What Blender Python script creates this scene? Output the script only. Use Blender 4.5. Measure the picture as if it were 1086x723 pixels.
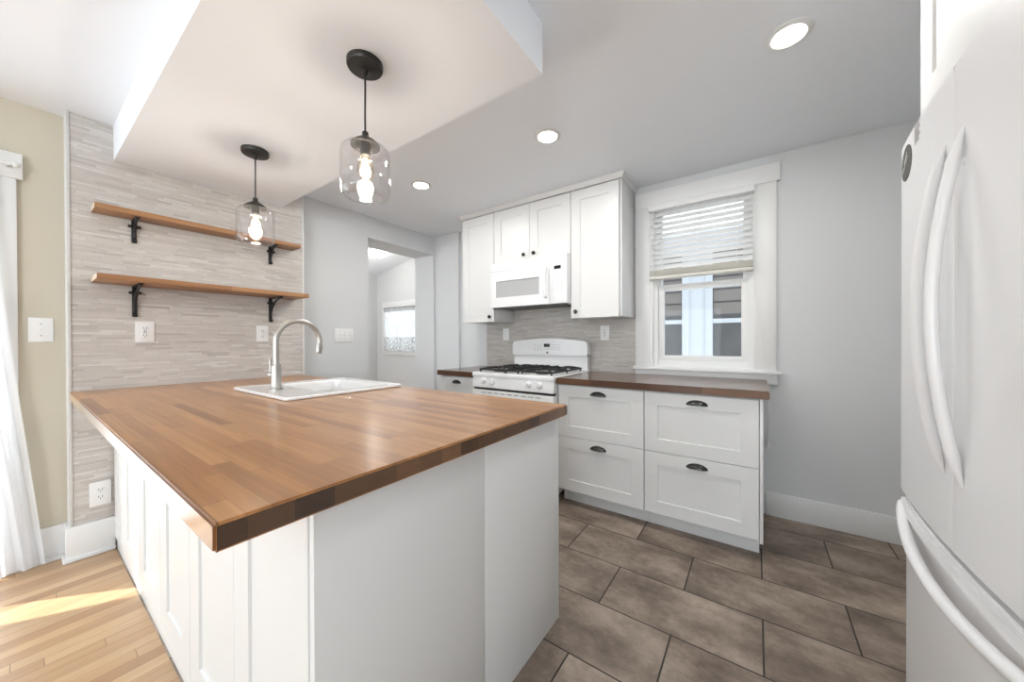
import bpy, bmesh, math, random
from mathutils import Vector, Matrix
random.seed(7)
for o in list(bpy.data.objects): bpy.data.objects.remove(o, do_unlink=True)
scene = bpy.context.scene
C = scene.collection
PI = math.pi

# ------------------------------------------------------------------ camera
W, H = 1086.0, 723.0
FPX, YAW, PITCH, ROLL, CY = 369.79, -0.61207, -0.00501905, -0.00325167, 363.225
cam = bpy.data.cameras.new('camera'); camo = bpy.data.objects.new('camera', cam); C.objects.link(camo)
F = Vector((math.sin(YAW)*math.cos(PITCH), math.cos(YAW)*math.cos(PITCH), math.sin(PITCH)))
r0 = Vector((math.cos(YAW), -math.sin(YAW), 0)); u0 = r0.cross(F)
R = r0*math.cos(ROLL)+u0*math.sin(ROLL); U = -r0*math.sin(ROLL)+u0*math.cos(ROLL)
camo.matrix_world = Matrix(((R.x, U.x, -F.x, 0), (R.y, U.y, -F.y, 0), (R.z, U.z, -F.z, 1.17), (0, 0, 0, 1)))
cam.sensor_fit = 'HORIZONTAL'; cam.sensor_width = 36.0; cam.lens = FPX/W*36.0
cam.shift_x = 0.0; cam.shift_y = (CY-H/2)/W
cam.clip_start = 0.02; cam.clip_end = 200
scene.camera = camo

# ------------------------------------------------------------------ view, world, sun, big lights
vs = scene.view_settings
vs.view_transform = 'Standard'; vs.look = 'None'; vs.gamma = 1.0; vs.use_curve_mapping = False
vs.exposure = 0.50
wd = bpy.data.worlds.new('world'); scene.world = wd; wd.use_nodes = True
bgn = wd.node_tree.nodes['Background']; bgn.inputs[0].default_value = (0.88, 0.94, 1.0, 1); bgn.inputs[1].default_value = 1.5

def light(name, kind, loc, energy, color=(1, 1, 1), direction=None, **kw):
    l = bpy.data.lights.new(name, kind); l.energy = energy; l.color = color
    for k, v in kw.items(): setattr(l, k, v)
    o = bpy.data.objects.new(name, l); C.objects.link(o); o.location = loc
    if direction is not None: o.rotation_euler = Vector(direction).to_track_quat('-Z', 'Y').to_euler()
    return o
SUN_AZ = Vector((0.26, 0.365)).normalized()
light('sun', 'SUN', (-6, -6, 6), 8.0, (1.0, 0.965, 0.91), (SUN_AZ.x, SUN_AZ.y, -math.tan(math.radians(37))), angle=math.radians(0.6))
# daylight entering through the dining room windows and the glass door
light('dining_window_daylight', 'AREA', (-1.9, -6.4, 1.35), 38, (0.84, 0.92, 1.0), (0, 1, 0.1), shape='RECTANGLE', size=2.0, size_y=1.6)
light('dining_window_daylight', 'AREA', (0.45, -6.4, 1.35), 19, (0.84, 0.92, 1.0), (-0.05, 1, 0.1), shape='RECTANGLE', size=1.0, size_y=1.6)
light('glass_door_daylight', 'AREA', (-3.35, -1.0, 1.05), 34, (0.84, 0.92, 1.0), (1, 0, 0.1), shape='RECTANGLE', size=1.7, size_y=1.9)
light('side_fill_light', 'AREA', (1.1, -3.2, 1.45), 75, (0.84, 0.92, 1.0), (-1, 0.3, 0.35), shape='RECTANGLE', size=1.8, size_y=1.4)  # unseen fill added on the right to brighten end panel and ceiling

# ------------------------------------------------------------------ node helpers
class NT:
    def __init__(self, name):
        self.m = bpy.data.materials.new(name); self.m.use_nodes = True
        self.t = self.m.node_tree; self.n = self.t.nodes; self.l = self.t.links
        self.b = self.n['Principled BSDF']
    def node(self, typ, **kw):
        x = self.n.new(typ)
        for k, v in kw.items(): setattr(x, k, v)
        return x
    def put(self, sock, v):
        if hasattr(v, 'is_linked') or isinstance(v, bpy.types.NodeSocket): self.l.new(v, sock)
        else: sock.default_value = v
    def math(self, op, a, b=None, c=None, clamp=False):
        x = self.node('ShaderNodeMath', operation=op); x.use_clamp = clamp
        self.put(x.inputs[0], a)
        if b is not None: self.put(x.inputs[1], b)
        if c is not None: self.put(x.inputs[2], c)
        return x.outputs[0]
    def xyz(self):
        tc = self.node('ShaderNodeTexCoord'); s = self.node('ShaderNodeSeparateXYZ'); self.l.new(tc.outputs['Object'], s.inputs[0])
        return tc.outputs['Object'], s.outputs[0], s.outputs[1], s.outputs[2]
    def vec(self, x, y, z):
        c = self.node('ShaderNodeCombineXYZ'); self.put(c.inputs[0], x); self.put(c.inputs[1], y); self.put(c.inputs[2], z); return c.outputs[0]
    def white(self, v, dim='3D'):
        x = self.node('ShaderNodeTexWhiteNoise', noise_dimensions=dim)
        if dim == '1D': self.put(x.inputs['W'], v)
        else: self.put(x.inputs['Vector'], v)
        return x.outputs['Value']
    def noise(self, v, scale, detail=3.0, rough=0.5):
        x = self.node('ShaderNodeTexNoise'); self.put(x.inputs['Vector'], v)
        x.inputs['Scale'].default_value = scale; x.inputs['Detail'].default_value = detail; x.inputs['Roughness'].default_value = rough
        return x.outputs[0]
    def ramp(self, f, stops, interp='LINEAR'):
        x = self.node('ShaderNodeValToRGB'); x.color_ramp.interpolation = interp
        e = x.color_ramp.elements
        while len(e) < len(stops): e.new(0.5)
        for i, (p, c) in enumerate(stops): e[i].position = p; e[i].color = (*c, 1)
        self.put(x.inputs[0], f); return x.outputs[0]
    def mix(self, f, a, b, mode='MIX'):
        x = self.node('ShaderNodeMix', data_type='RGBA', blend_type=mode)
        self.put(x.inputs[0], f); self.put(x.inputs[6], a if not isinstance(a, tuple) else (*a, 1)); self.put(x.inputs[7], b if not isinstance(b, tuple) else (*b, 1))
        return x.outputs[2]
    def bump(self, h, strength=0.2, dist=0.002):
        x = self.node('ShaderNodeBump'); x.inputs['Strength'].default_value = strength; x.inputs['Distance'].default_value = dist
        self.put(x.inputs['Height'], h); self.l.new(x.outputs[0], self.b.inputs['Normal'])

def plain(name, col, rough=0.5, metal=0.0, spec=0.5, var=0.03, coat=0.0, vscale=6.0):
    t = NT(name); co, x, y, z = t.xyz()
    n = t.noise(co, vscale, 3)
    c = t.mix(n, tuple(max(0, v*(1-var)) for v in col), tuple(min(1, v*(1+var)) for v in col))
    t.l.new(c, t.b.inputs['Base Color'])
    t.b.inputs['Roughness'].default_value = rough; t.b.inputs['Metallic'].default_value = metal
    t.b.inputs['Specular IOR Level'].default_value = spec; t.b.inputs['Coat Weight'].default_value = coat
    t.b.inputs['Coat Roughness'].default_value = 0.08
    return t.m

def glow(name, col, strength):
    t = NT(name); t.b.inputs['Base Color'].default_value = (*col, 1)
    t.b.inputs['Emission Color'].default_value = (*col, 1); t.b.inputs['Emission Strength'].default_value = strength
    return t.m

def paint(name, col, bump=0.05):
    t = NT(name); co, x, y, z = t.xyz()
    n = t.noise(co, 2.0, 2)
    c = t.mix(n, tuple(v*0.985 for v in col), tuple(min(1, v*1.015) for v in col)); t.l.new(c, t.b.inputs['Base Color'])
    t.b.inputs['Roughness'].default_value = 0.6; t.b.inputs['Specular IOR Level'].default_value = 0.3
    t.bump(t.noise(co, 260, 2), bump, 0.001)
    return t.m

def staves(name, stops, w=0.042, L=0.62, run='x', wid='y', rough=0.3, seam=0.75, grain=0.35, seam_w=0.03, end_seam=True, coat=0.25, end=False):
    t = NT(name); co, X, Y, Z = t.xyz(); ax = {'x': X, 'y': Y, 'z': Z}
    r, v = ax[run], ax[wid]
    third = [k for k in 'xyz' if k not in (run, wid)][0]
    q = t.math('DIVIDE', v, w); row = t.math('FLOOR', q); fr = t.math('FRACT', q)
    off = t.math('MULTIPLY', t.white(row, '1D'), 7.0)
    q2 = t.math('DIVIDE', t.math('ADD', r, off), L); seg = t.math('FLOOR', q2); fr2 = t.math('FRACT', q2)
    rnd = t.white(t.vec(row, seg, 0.0))
    base = t.ramp(rnd, stops)
    if end: gv = t.vec(t.math('MULTIPLY', v, 30), t.math('MULTIPLY', ax[third], 90), t.math('MULTIPLY', rnd, 40))
    else: gv = t.vec(t.math('MULTIPLY', r, 3.0), t.math('MULTIPLY', v, 95), t.math('MULTIPLY_ADD', rnd, 37.0, t.math('MULTIPLY', ax[third], 60)))
    g = t.noise(gv, 1.0, 4, 0.6)
    gg = t.math('MULTIPLY_ADD', g, grain*2, 1-grain)
    big = t.math('MULTIPLY_ADD', t.noise(t.vec(t.math('MULTIPLY', r, 2.2), t.math('MULTIPLY', v, 14), rnd), 1.0, 2), 0.3, 0.85)
    s1 = t.math('LESS_THAN', fr, seam_w)
    dark = t.math('SUBTRACT', 1.0, t.math('MULTIPLY', s1, 1-seam))
    if end_seam:
        s2 = t.math('LESS_THAN', fr2, 0.0022/L); dark = t.math('MULTIPLY', dark, t.math('SUBTRACT', 1.0, t.math('MULTIPLY', s2, 1-seam)))
    f = t.math('MULTIPLY', t.math('MULTIPLY', gg, dark), big)
    sc = t.node('ShaderNodeVectorMath', operation='SCALE'); t.l.new(base, sc.inputs[0]); t.l.new(f, sc.inputs['Scale'])
    t.l.new(sc.outputs[0], t.b.inputs['Base Color'])
    t.b.inputs['Roughness'].default_value = rough; t.b.inputs['Coat Weight'].default_value = coat; t.b.inputs['Coat Roughness'].default_value = 0.18
    t.bump(f, 0.12, 0.001)
    return t.m

def mosaic(name, run, base_mul=1.0):
    t = NT(name); co, X, Y, Z = t.xyz(); r = {'x': X, 'y': Y}[run]
    w = 0.0125; L = 0.12
    q = t.math('DIVIDE', Z, w); row = t.math('FLOOR', q); fr = t.math('FRACT', q)
    wn = t.white(row, '1D')
    q2 = t.math('DIVIDE', t.math('ADD', r, t.math('MULTIPLY', wn, 5.0)), t.math('MULTIPLY_ADD', t.white(t.math('ADD', row, 0.37), '1D'), 0.1, L-0.05))
    seg = t.math('FLOOR', q2); fr2 = t.math('FRACT', q2)
    rnd = t.white(t.vec(row, seg, 3.0))
    base = t.ramp(rnd, [(0.0, (0.47*base_mul, 0.44*base_mul, 0.41*base_mul)), (0.15, (0.55*base_mul, 0.515*base_mul, 0.48*base_mul)), (0.7, (0.60*base_mul, 0.565*base_mul, 0.525*base_mul)), (1.0, (0.66*base_mul, 0.635*base_mul, 0.605*base_mul))])
    vein = t.noise(t.vec(t.math('MULTIPLY', r, 12), t.math('MULTIPLY_ADD', rnd, 30, t.math('MULTIPLY', Z, 80)), rnd), 1.0, 4, 0.6)
    cloud = t.noise(co, 3.0, 3)
    f = t.math('MULTIPLY', t.math('MULTIPLY_ADD', vein, 0.26, 0.87), t.math('MULTIPLY_ADD', cloud, 0.2, 0.9))
    g1 = t.math('LESS_THAN', fr, 0.09); g2 = t.math('LESS_THAN', fr2, 0.012)
    g = t.math('MAXIMUM', g1, g2)
    sc = t.node('ShaderNodeVectorMath', operation='SCALE'); t.l.new(base, sc.inputs[0]); t.l.new(f, sc.inputs['Scale'])
    c = t.mix(g, sc.outputs[0], (0.44*base_mul, 0.41*base_mul, 0.38*base_mul))
    t.l.new(c, t.b.inputs['Base Color']); t.b.inputs['Roughness'].default_value = 0.42
    t.bump(t.math('SUBTRACT', t.math('MULTIPLY', rnd, 0.5), g), 0.35, 0.0015)
    return t.m

def floor_tile():
    t = NT('brown_floor_tile'); co, X, Y, Z = t.xyz()
    ph = 0.3025
    q = t.math('DIVIDE', t.math('SUBTRACT', Y, 0.278), ph); row = t.math('FLOOR', q); fr = t.math('FRACT', q)
    par = t.math('ABSOLUTE', t.math('MODULO', row, 2.0))       # rows 1.18..1.485 is index 3 -> parity 1
    xs = t.math('SUBTRACT', t.math('ADD', X, 6.0+0.5625), t.math('MULTIPLY', par, -0.3))
    q2 = t.math('DIVIDE', xs, 0.5985); seg = t.math('FLOOR', q2); fr2 = t.math('FRACT', q2)
    rnd = t.white(t.vec(row, seg, 1.0))
    v = t.vec(X, t.math('MULTIPLY_ADD', rnd, 9.0, Y), rnd)
    n1 = t.noise(t.vec(t.math('MULTIPLY', X, 1.0), t.math('MULTIPLY_ADD', rnd, 9.0, t.math('MULTIPLY', Y, 1.8)), rnd), 3.2, 4, 0.55)
    n2 = t.noise(v, 28, 4, 0.7)
    base = t.ramp(t.math('ADD', t.math('MULTIPLY', n1, 0.85), t.math('MULTIPLY', n2, 0.3)),
                  [(0.38, (0.105, 0.078, 0.060)), (0.54, (0.21, 0.162, 0.127)), (0.74, (0.40, 0.32, 0.255))])
    k = t.math('MULTIPLY_ADD', rnd, 0.16, 0.92)
    sc = t.node('ShaderNodeVectorMath', operation='SCALE'); t.l.new(base, sc.inputs[0]); t.l.new(k, sc.inputs['Scale'])
    g1 = t.math('LESS_THAN', t.math('ABSOLUTE', t.math('SUBTRACT', fr, 0.5)), 0.5-0.0095)
    g2 = t.math('LESS_THAN', t.math('ABSOLUTE', t.math('SUBTRACT', fr2, 0.5)), 0.5-0.0052)
    g = t.math('MULTIPLY', g1, g2)
    c = t.mix(g, (0.02, 0.014, 0.01), sc.outputs[0]); t.l.new(c, t.b.inputs['Base Color'])
    t.put(t.b.inputs['Roughness'], t.math('MULTIPLY_ADD', n2, 0.2, 0.38))
    t.bump(t.math('ADD', t.math('MULTIPLY', g, 1.0), t.math('MULTIPLY', n2, 0.15)), 0.3, 0.002)
    return t.m

def brushed(name, col, rough=0.3):
    t = NT(name); co, X, Y, Z = t.xyz()
    n = t.noise(t.vec(t.math('MULTIPLY', X, 60), t.math('MULTIPLY', Y, 60), t.math('MULTIPLY', Z, 900)), 1.0, 2)
    t.b.inputs['Base Color'].default_value = (*col, 1); t.b.inputs['Metallic'].default_value = 1.0
    t.put(t.b.inputs['Roughness'], t.math('MULTIPLY_ADD', n, 0.15, rough-0.07))
    return t.m

def pane_glass(name, tint=(0.96, 0.98, 0.98), refl=0.06):
    t = NT(name); t.n.remove(t.b); out = t.n['Material Output']
    tr = t.node('ShaderNodeBsdfTransparent'); tr.inputs[0].default_value = (*tint, 1)
    gl = t.node('ShaderNodeBsdfGlossy'); gl.inputs['Roughness'].default_value = 0.02
    lw_ = t.node('ShaderNodeLayerWeight'); lw_.inputs[0].default_value = 0.5
    f = t.math('MULTIPLY_ADD', t.math('POWER', lw_.outputs['Facing'], 4.5), 0.55, refl, clamp=True)
    mx = t.node('ShaderNodeMixShader'); t.l.new(f, mx.inputs[0]); t.l.new(tr.outputs[0], mx.inputs[1]); t.l.new(gl.outputs[0], mx.inputs[2])
    t.l.new(mx.outputs[0], out.inputs[0]); return t.m

def sheer(name, col, transp=0.12, pattern=False):
    t = NT(name); t.n.remove(t.b); out = t.n['Material Output']; co, X, Y, Z = t.xyz()
    weave = t.noise(co, 300, 2)
    c = t.mix(weave, tuple(v*0.96 for v in col), col)
    if pattern:
        n = t.noise(co, 26, 3)
        k = t.math('GREATER_THAN', n, 0.55)
        c = t.mix(t.math('MULTIPLY', k, 0.25), c, (0.5, 0.49, 0.47))
        band = t.math('LESS_THAN', Z, 0.24)
        n2 = t.node('ShaderNodeTexVoronoi'); n2.inputs['Scale'].default_value = 75; t.l.new(co, n2.inputs['Vector'])
        k2 = t.math('MULTIPLY', band, t.math('LESS_THAN', n2.outputs[0], 0.5))
        c = t.mix(t.math('MULTIPLY', k2, 0.75), c, (0.16, 0.15, 0.13))
        top = t.math('GREATER_THAN', Z, 0.68)
        c = t.mix(t.math('MULTIPLY', top, 0.6), c, (0.2, 0.19, 0.18))
    d = t.node('ShaderNodeBsdfDiffuse'); tl = t.node('ShaderNodeBsdfTranslucent'); tr = t.node('ShaderNodeBsdfTransparent')
    t.l.new(c, d.inputs[0]); t.l.new(c, tl.inputs[0])
    m1 = t.node('ShaderNodeMixShader'); m1.inputs[0].default_value = 0.5; t.l.new(d.outputs[0], m1.inputs[1]); t.l.new(tl.outputs[0], m1.inputs[2])
    m2 = t.node('ShaderNodeMixShader'); m2.inputs[0].default_value = transp; t.l.new(m1.outputs[0], m2.inputs[1]); t.l.new(tr.outputs[0], m2.inputs[2])
    t.l.new(m2.outputs[0], out.inputs[0]); return t.m

M = {}
M['wall'] = paint('grey_wall_paint', (0.69, 0.70, 0.705))
M['yellow'] = paint('tan_wall_paint', (0.60, 0.555, 0.45))
M['ceiling'] = paint('white_ceiling_paint', (0.875, 0.905, 0.945))
M['trim'] = plain('white_trim_paint', (0.80, 0.80, 0.79), 0.35, var=0.01)
M['cab'] = plain('white_cabinet_lacquer', (0.735, 0.735, 0.725), 0.33, var=0.008)
M['cab_in'] = plain('cabinet_melamine', (0.7, 0.7, 0.69), 0.5, var=0.01)
M['mosaic_l'] = mosaic('linear_stone_mosaic_left', 'y', 1.0)
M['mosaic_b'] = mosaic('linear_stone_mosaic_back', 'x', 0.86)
M['pencil'] = plain('stone_edge_trim', (0.62, 0.61, 0.59), 0.4, var=0.08, vscale=30)
M['tile'] = floor_tile()
M['oak'] = staves('oak_strip_floor', [(0, (0.40, 0.235, 0.125)), (0.5, (0.49, 0.31, 0.17)), (1, (0.57, 0.38, 0.22))], 0.057, 0.9, 'y', 'x', 0.3, 0.45, 0.22, 0.03, True, 0.3)
wood = [(0.0, (0.25, 0.105, 0.034)), (0.1, (0.36, 0.160, 0.053)), (0.6, (0.43, 0.205, 0.072)), (1.0, (0.50, 0.255, 0.098))]
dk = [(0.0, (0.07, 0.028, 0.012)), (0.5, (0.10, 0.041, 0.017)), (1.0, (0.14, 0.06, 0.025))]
M['butcher'] = staves('butcher_block_top', wood, 0.034, 0.62, 'x', 'y', 0.28, 0.72, 0.42, 0.025, coat=0.2)
M['butcher_edge'] = staves('butcher_block_glossy_edge', wood, 0.034, 0.62, 'x', 'y', 0.2, 0.8, 0.3, 0.025, coat=1.0)
M['butcher_end'] = staves('butcher_block_end_grain', [(0, (0.05, 0.027, 0.015)), (0.35, (0.085, 0.043, 0.022)), (0.7, (0.15, 0.075, 0.036)), (1, (0.24, 0.125, 0.06))], 0.068, 50, 'x', 'y', 0.35, 0.6, 0.35, 0.012, False, 0.2, True)
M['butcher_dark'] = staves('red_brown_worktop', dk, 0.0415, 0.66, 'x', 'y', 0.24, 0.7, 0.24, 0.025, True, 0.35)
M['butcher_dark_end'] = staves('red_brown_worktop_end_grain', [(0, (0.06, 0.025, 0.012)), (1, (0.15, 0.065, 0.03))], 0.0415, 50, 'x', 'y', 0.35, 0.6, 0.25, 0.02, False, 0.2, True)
M['shelf'] = staves('oiled_shelf_wood', [(0, (0.25, 0.115, 0.045)), (0.5, (0.33, 0.16, 0.065)), (1, (0.40, 0.205, 0.09))], 0.07, 1.4, 'y', 'x', 0.45, 0.85, 0.24, 0.01, True, 0.05)
M['shelf_end'] = plain('pale_shelf_end', (0.62, 0.5, 0.38), 0.6, var=0.12, vscale=60)  # paler colour for the two end faces of each board
M['black'] = plain('black_iron', (0.012, 0.012, 0.013), 0.45)
M['bronze'] = plain('dark_bronze', (0.045, 0.043, 0.040), 0.38, 0.6)
M['pull'] = plain('antique_pewter', (0.06, 0.058, 0.055), 0.25, 0.9)
M['steel'] = brushed('brushed_nickel', (0.50, 0.485, 0.46), 0.38)
M['plastic'] = plain('white_plastic', (0.84, 0.84, 0.83), 0.35, var=0.005)
M['slot'] = plain('dark_slot', (0.03, 0.03, 0.03), 0.6)
M['slot_lt'] = plain('grey_slot', (0.42, 0.42, 0.42), 0.6)
M['porcelain'] = plain('white_porcelain', (0.86, 0.86, 0.86), 0.12, var=0.005, coat=0.5)
M['enamel'] = plain('white_appliance_enamel', (0.83, 0.83, 0.83), 0.2, var=0.005, coat=0.4)
M['fridge'] = plain('glossy_white_fridge', (0.84, 0.84, 0.85), 0.35, var=0.004, coat=0.25)
M['fridge_side'] = plain('satin_white_fridge_side', (0.78, 0.78, 0.78), 0.4, var=0.004)
M['display'] = plain('black_display_glass', (0.01, 0.011, 0.012), 0.1)
M['mwglass'] = plain('grey_microwave_window', (0.46, 0.465, 0.47), 0.12, var=0.02)
M['mark'] = plain('grey_print', (0.58, 0.58, 0.59), 0.5)
M['markdk'] = plain('dark_grey_print', (0.2, 0.2, 0.2), 0.5)
M['badge'] = plain('grey_badge', (0.15, 0.15, 0.14), 1.0, spec=0.0)
M['badge_mark'] = plain('pale_badge_print', (0.62, 0.6, 0.57), 0.5)
M['iron'] = plain('cast_iron', (0.012, 0.012, 0.013), 0.55)
M['filter'] = plain('dark_vent_filter', (0.09, 0.09, 0.085), 0.4, 0.5)
M['pane'] = pane_glass('clear_window_glass', refl=0.008)
M['shade'] = pane_glass('clear_lamp_glass', (0.985, 0.98, 0.98), 0.07)
M['curtain'] = sheer('white_sheer_curtain', (0.93, 0.94, 0.96), 0.06)
M['hall_curtain'] = sheer('patterned_grey_curtain', (0.86, 0.87, 0.88), 0.05, True)
M['slat'] = plain('white_blind_slat', (0.80, 0.80, 0.79), 0.4, var=0.01)
M['slat_old'] = plain('yellowed_blind_rail', (0.70, 0.68, 0.61), 0.45, var=0.05, vscale=20)
M['cord'] = plain('white_cord', (0.78, 0.78, 0.76), 0.6)
M['bulb_glow'] = glow('warm_filament_glow', (1.0, 0.72, 0.38), 16.0)
M['can_glow'] = glow('recessed_lamp_glow', (1.0, 0.97, 0.92), 14.0)
M['dome_glow'] = glow('opal_dome_glow', (1.0, 0.98, 0.93), 5.0)
M['bulb_glass'] = pane_glass('amber_bulb_glass', (1.0, 0.93, 0.82), 0.08)
M['ext_white'] = plain('exterior_white_trim', (0.56, 0.575, 0.61), 0.6)
M['ext_glass'] = plain('dark_exterior_window', (0.10, 0.095, 0.095), 0.35, var=0.3, vscale=5)
M['ext_shade'] = plain('grey_exterior_shade', (0.21, 0.185, 0.17), 0.6, var=0.1)
M['paper'] = plain('sticker_paper', (0.74, 0.74, 0.73), 0.5)

# ------------------------------------------------------------------ mesh helpers
class MB:
    def __init__(self): self.bm = bmesh.new()
    def _merge(self, b, smooth=False):
        me = bpy.data.meshes.new('tmp'); b.to_mesh(me); b.free()
        n0 = len(self.bm.faces); self.bm.from_mesh(me); bpy.data.meshes.remove(me)
        self.bm.faces.ensure_lookup_table()
        if smooth:
            for f in self.bm.faces[n0:]: f.smooth = True
        return n0
    def mat(self, n0, i):
        self.bm.faces.ensure_lookup_table()
        for f in self.bm.faces[n0:]: f.material_index = i
    def box(self, x0, x1, y0, y1, z0, z1, bev=0.0, seg=2, mi=0):
        b = bmesh.new(); bmesh.ops.create_cube(b, size=1)
        for v in b.verts: v.co = Vector(((x0+x1)/2+v.co.x*(x1-x0), (y0+y1)/2+v.co.y*(y1-y0), (z0+z1)/2+v.co.z*(z1-z0)))
        if bev > 0: bmesh.ops.bevel(b, geom=b.edges[:], offset=bev, segments=seg, affect='EDGES', profile=0.5)
        n0 = self._merge(b)
        if mi: self.mat(n0, mi)
        return self
    def quads(self, verts, faces, smooth=False):
        b = bmesh.new(); vv = [b.verts.new(v) for v in verts]
        for f in faces:
            try: b.faces.new([vv[i] for i in f])
            except ValueError: pass
        bmesh.ops.recalc_face_normals(b, faces=b.faces); self._merge(b, smooth); return self
    def prism(self, pts, z0, z1, axis='z', bev=0.0, smooth=False):
        """closed outline pts (2D) extruded along axis"""
        def mk(p, h):
            if axis == 'z': return (p[0], p[1], h)
            if axis == 'x': return (h, p[0], p[1])
            return (p[0], h, p[1])
        n = len(pts); b = bmesh.new()
        a = [b.verts.new(mk(p, z0)) for p in pts]; c = [b.verts.new(mk(p, z1)) for p in pts]
        b.faces.new(a); b.faces.new(c[::-1])
        for i in range(n): f = b.faces.new((a[i], a[(i+1) % n], c[(i+1) % n], c[i])); f.smooth = smooth
        bmesh.ops.recalc_face_normals(b, faces=b.faces)
        if bev > 0:
            caps = [f for f in b.faces if len(f.verts) == n and n > 4] or [f for f in b.faces if len(f.verts) == n]
            ed = set()
            for f in caps[:2]: ed.update(f.edges)
            bmesh.ops.bevel(b, geom=list(ed), offset=bev, segments=2, affect='EDGES')
        n0 = self._merge(b); return self
    def lathe(self, prof, c, axis='z', seg=32, smooth=True, sy=1.0, cap=True):
        """prof: list of (radius, height) along axis from point c"""
        b = bmesh.new(); rings = []
        for r, h in prof:
            ring = []
            for i in range(seg):
                a = 2*PI*i/seg; p, q = r*math.cos(a), r*math.sin(a)*sy
                if axis == 'z': co = (c[0]+p, c[1]+q, c[2]+h)
                elif axis == 'x': co = (c[0]+h, c[1]+p, c[2]+q)
                else: co = (c[0]+p, c[1]+h, c[2]+q)
                ring.append(b.verts.new(co))
            rings.append(ring)
        for k in range(len(rings)-1):
            for i in range(seg):
                f = b.faces.new((rings[k][i], rings[k][(i+1) % seg], rings[k+1][(i+1) % seg], rings[k+1][i])); f.smooth = smooth
        if cap:
            for ring in (rings[0], rings[-1]): b.faces.new(ring)
        bmesh.ops.remove_doubles(b, verts=b.verts, dist=1e-6)
        bmesh.ops.recalc_face_normals(b, faces=b.faces)
        me = bpy.data.meshes.new('t'); b.to_mesh(me); b.free(); self.bm.from_mesh(me); bpy.data.meshes.remove(me); return self
    def tube(self, path, r, seg=12, flat=None):
        """path of points; r float or list; flat = (a,b) multipliers of section in the two normals"""
        P = [Vector(p) for p in path]; n = len(P); rr = r if isinstance(r, (list, tuple)) else [r]*n
        b = bmesh.new(); rings = []; T = (P[1]-P[0]).normalized()
        up = Vector((0, 0, 1)) if abs(T.z) < 0.9 else Vector((1, 0, 0))
        A = T.cross(up).normalized()
        for i in range(n):
            T = (P[min(i+1, n-1)]-P[max(i-1, 0)]).normalized()
            A = (A-T*A.dot(T)).normalized(); B = T.cross(A)
            fa, fb = flat if flat else (1, 1)
            rings.append([b.verts.new(P[i]+A*math.cos(2*PI*k/seg)*rr[i]*fa+B*math.sin(2*PI*k/seg)*rr[i]*fb) for k in range(seg)])
        for i in range(n-1):
            for k in range(seg):
                f = b.faces.new((rings[i][k], rings[i][(k+1) % seg], rings[i+1][(k+1) % seg], rings[i+1][k])); f.smooth = True
        b.faces.new(rings[0]); b.faces.new(rings[-1][::-1])
        bmesh.ops.recalc_face_normals(b, faces=b.faces)
        me = bpy.data.meshes.new('t'); b.to_mesh(me); b.free(); self.bm.from_mesh(me); bpy.data.meshes.remove(me); return self
    def build(self, name, mats, parent=None, label=None, origin=None):
        me = bpy.data.meshes.new(name); self.bm.to_mesh(me); self.bm.free()
        for m in (mats if isinstance(mats, (list, tuple)) else [mats]): me.materials.append(m)
        me.set_sharp_from_angle(angle=math.radians(32))
        o = bpy.data.objects.new(name, me); C.objects.link(o)
        if parent is not None:
            o.parent = parent; w = Vector((0, 0, 0)); p = parent
            while p is not None: w += p.location; p = p.parent
            me.transform(Matrix.Translation(-w))
        elif origin is not None:
            me.transform(Matrix.Translation(-Vector(origin))); o.location = origin
        if label: o['label'] = label
        return o

def box(*a, **k): return MB().box(*a, **k)
def thing(name, loc, label, cat, group=None):
    o = bpy.data.objects.new(name, None); C.objects.link(o); o.location = loc; o.empty_display_size = 0.05
    o['label'] = label; o['category'] = cat
    if group: o['group'] = group
    return o
def tag(o, label, cat, group=None):
    o['label'] = label; o['category'] = cat
    if group: o['group'] = group
    return o
def struct(name, mb, mat, label=None):
    o = mb.build(name, mat); o['kind'] = 'structure'
    if label: o['label'] = label
    return o

def fmap(face, at):
    """maps (u along the face, n outward, z) to the world; at = plane coordinate of the back of the front"""
    if face == '-y': return lambda u, n, z: (u, at-n, z)
    if face == '-x': return lambda u, n, z: (at-n, u, z)
    if face == '+x': return lambda u, n, z: (at+n, u, z)
def shaker(mp, u0, u1, z0, z1, s=0.085, t=0.019, d=0.007, sl=0.0025):
    """one-piece shaker front: frame with recessed centre panel"""
    mb = MB(); e = 0.0015
    def ring(a0, a1, b0, b1, n): return [mp(a0, n, b0), mp(a1, n, b0), mp(a1, n, b1), mp(a0, n, b1)]
    rings = [ring(u0, u1, z0, z1, 0), ring(u0, u1, z0, z1, t-e), ring(u0+e, u1-e, z0+e, z1-e, t),
             ring(u0+s, u1-s, z0+s, z1-s, t), ring(u0+s+sl, u1-s-sl, z0+s+sl, z1-s-sl, t-d)]
    vs_ = [v for r in rings for v in r]; fs = [(0, 1, 2, 3), (16, 17, 18, 19)]
    for k in range(4):
        for i in range(4): fs.append((4*k+i, 4*k+(i+1) % 4, 4*k+4+(i+1) % 4, 4*k+4+i))
    return mb.quads(vs_, fs)
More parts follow.
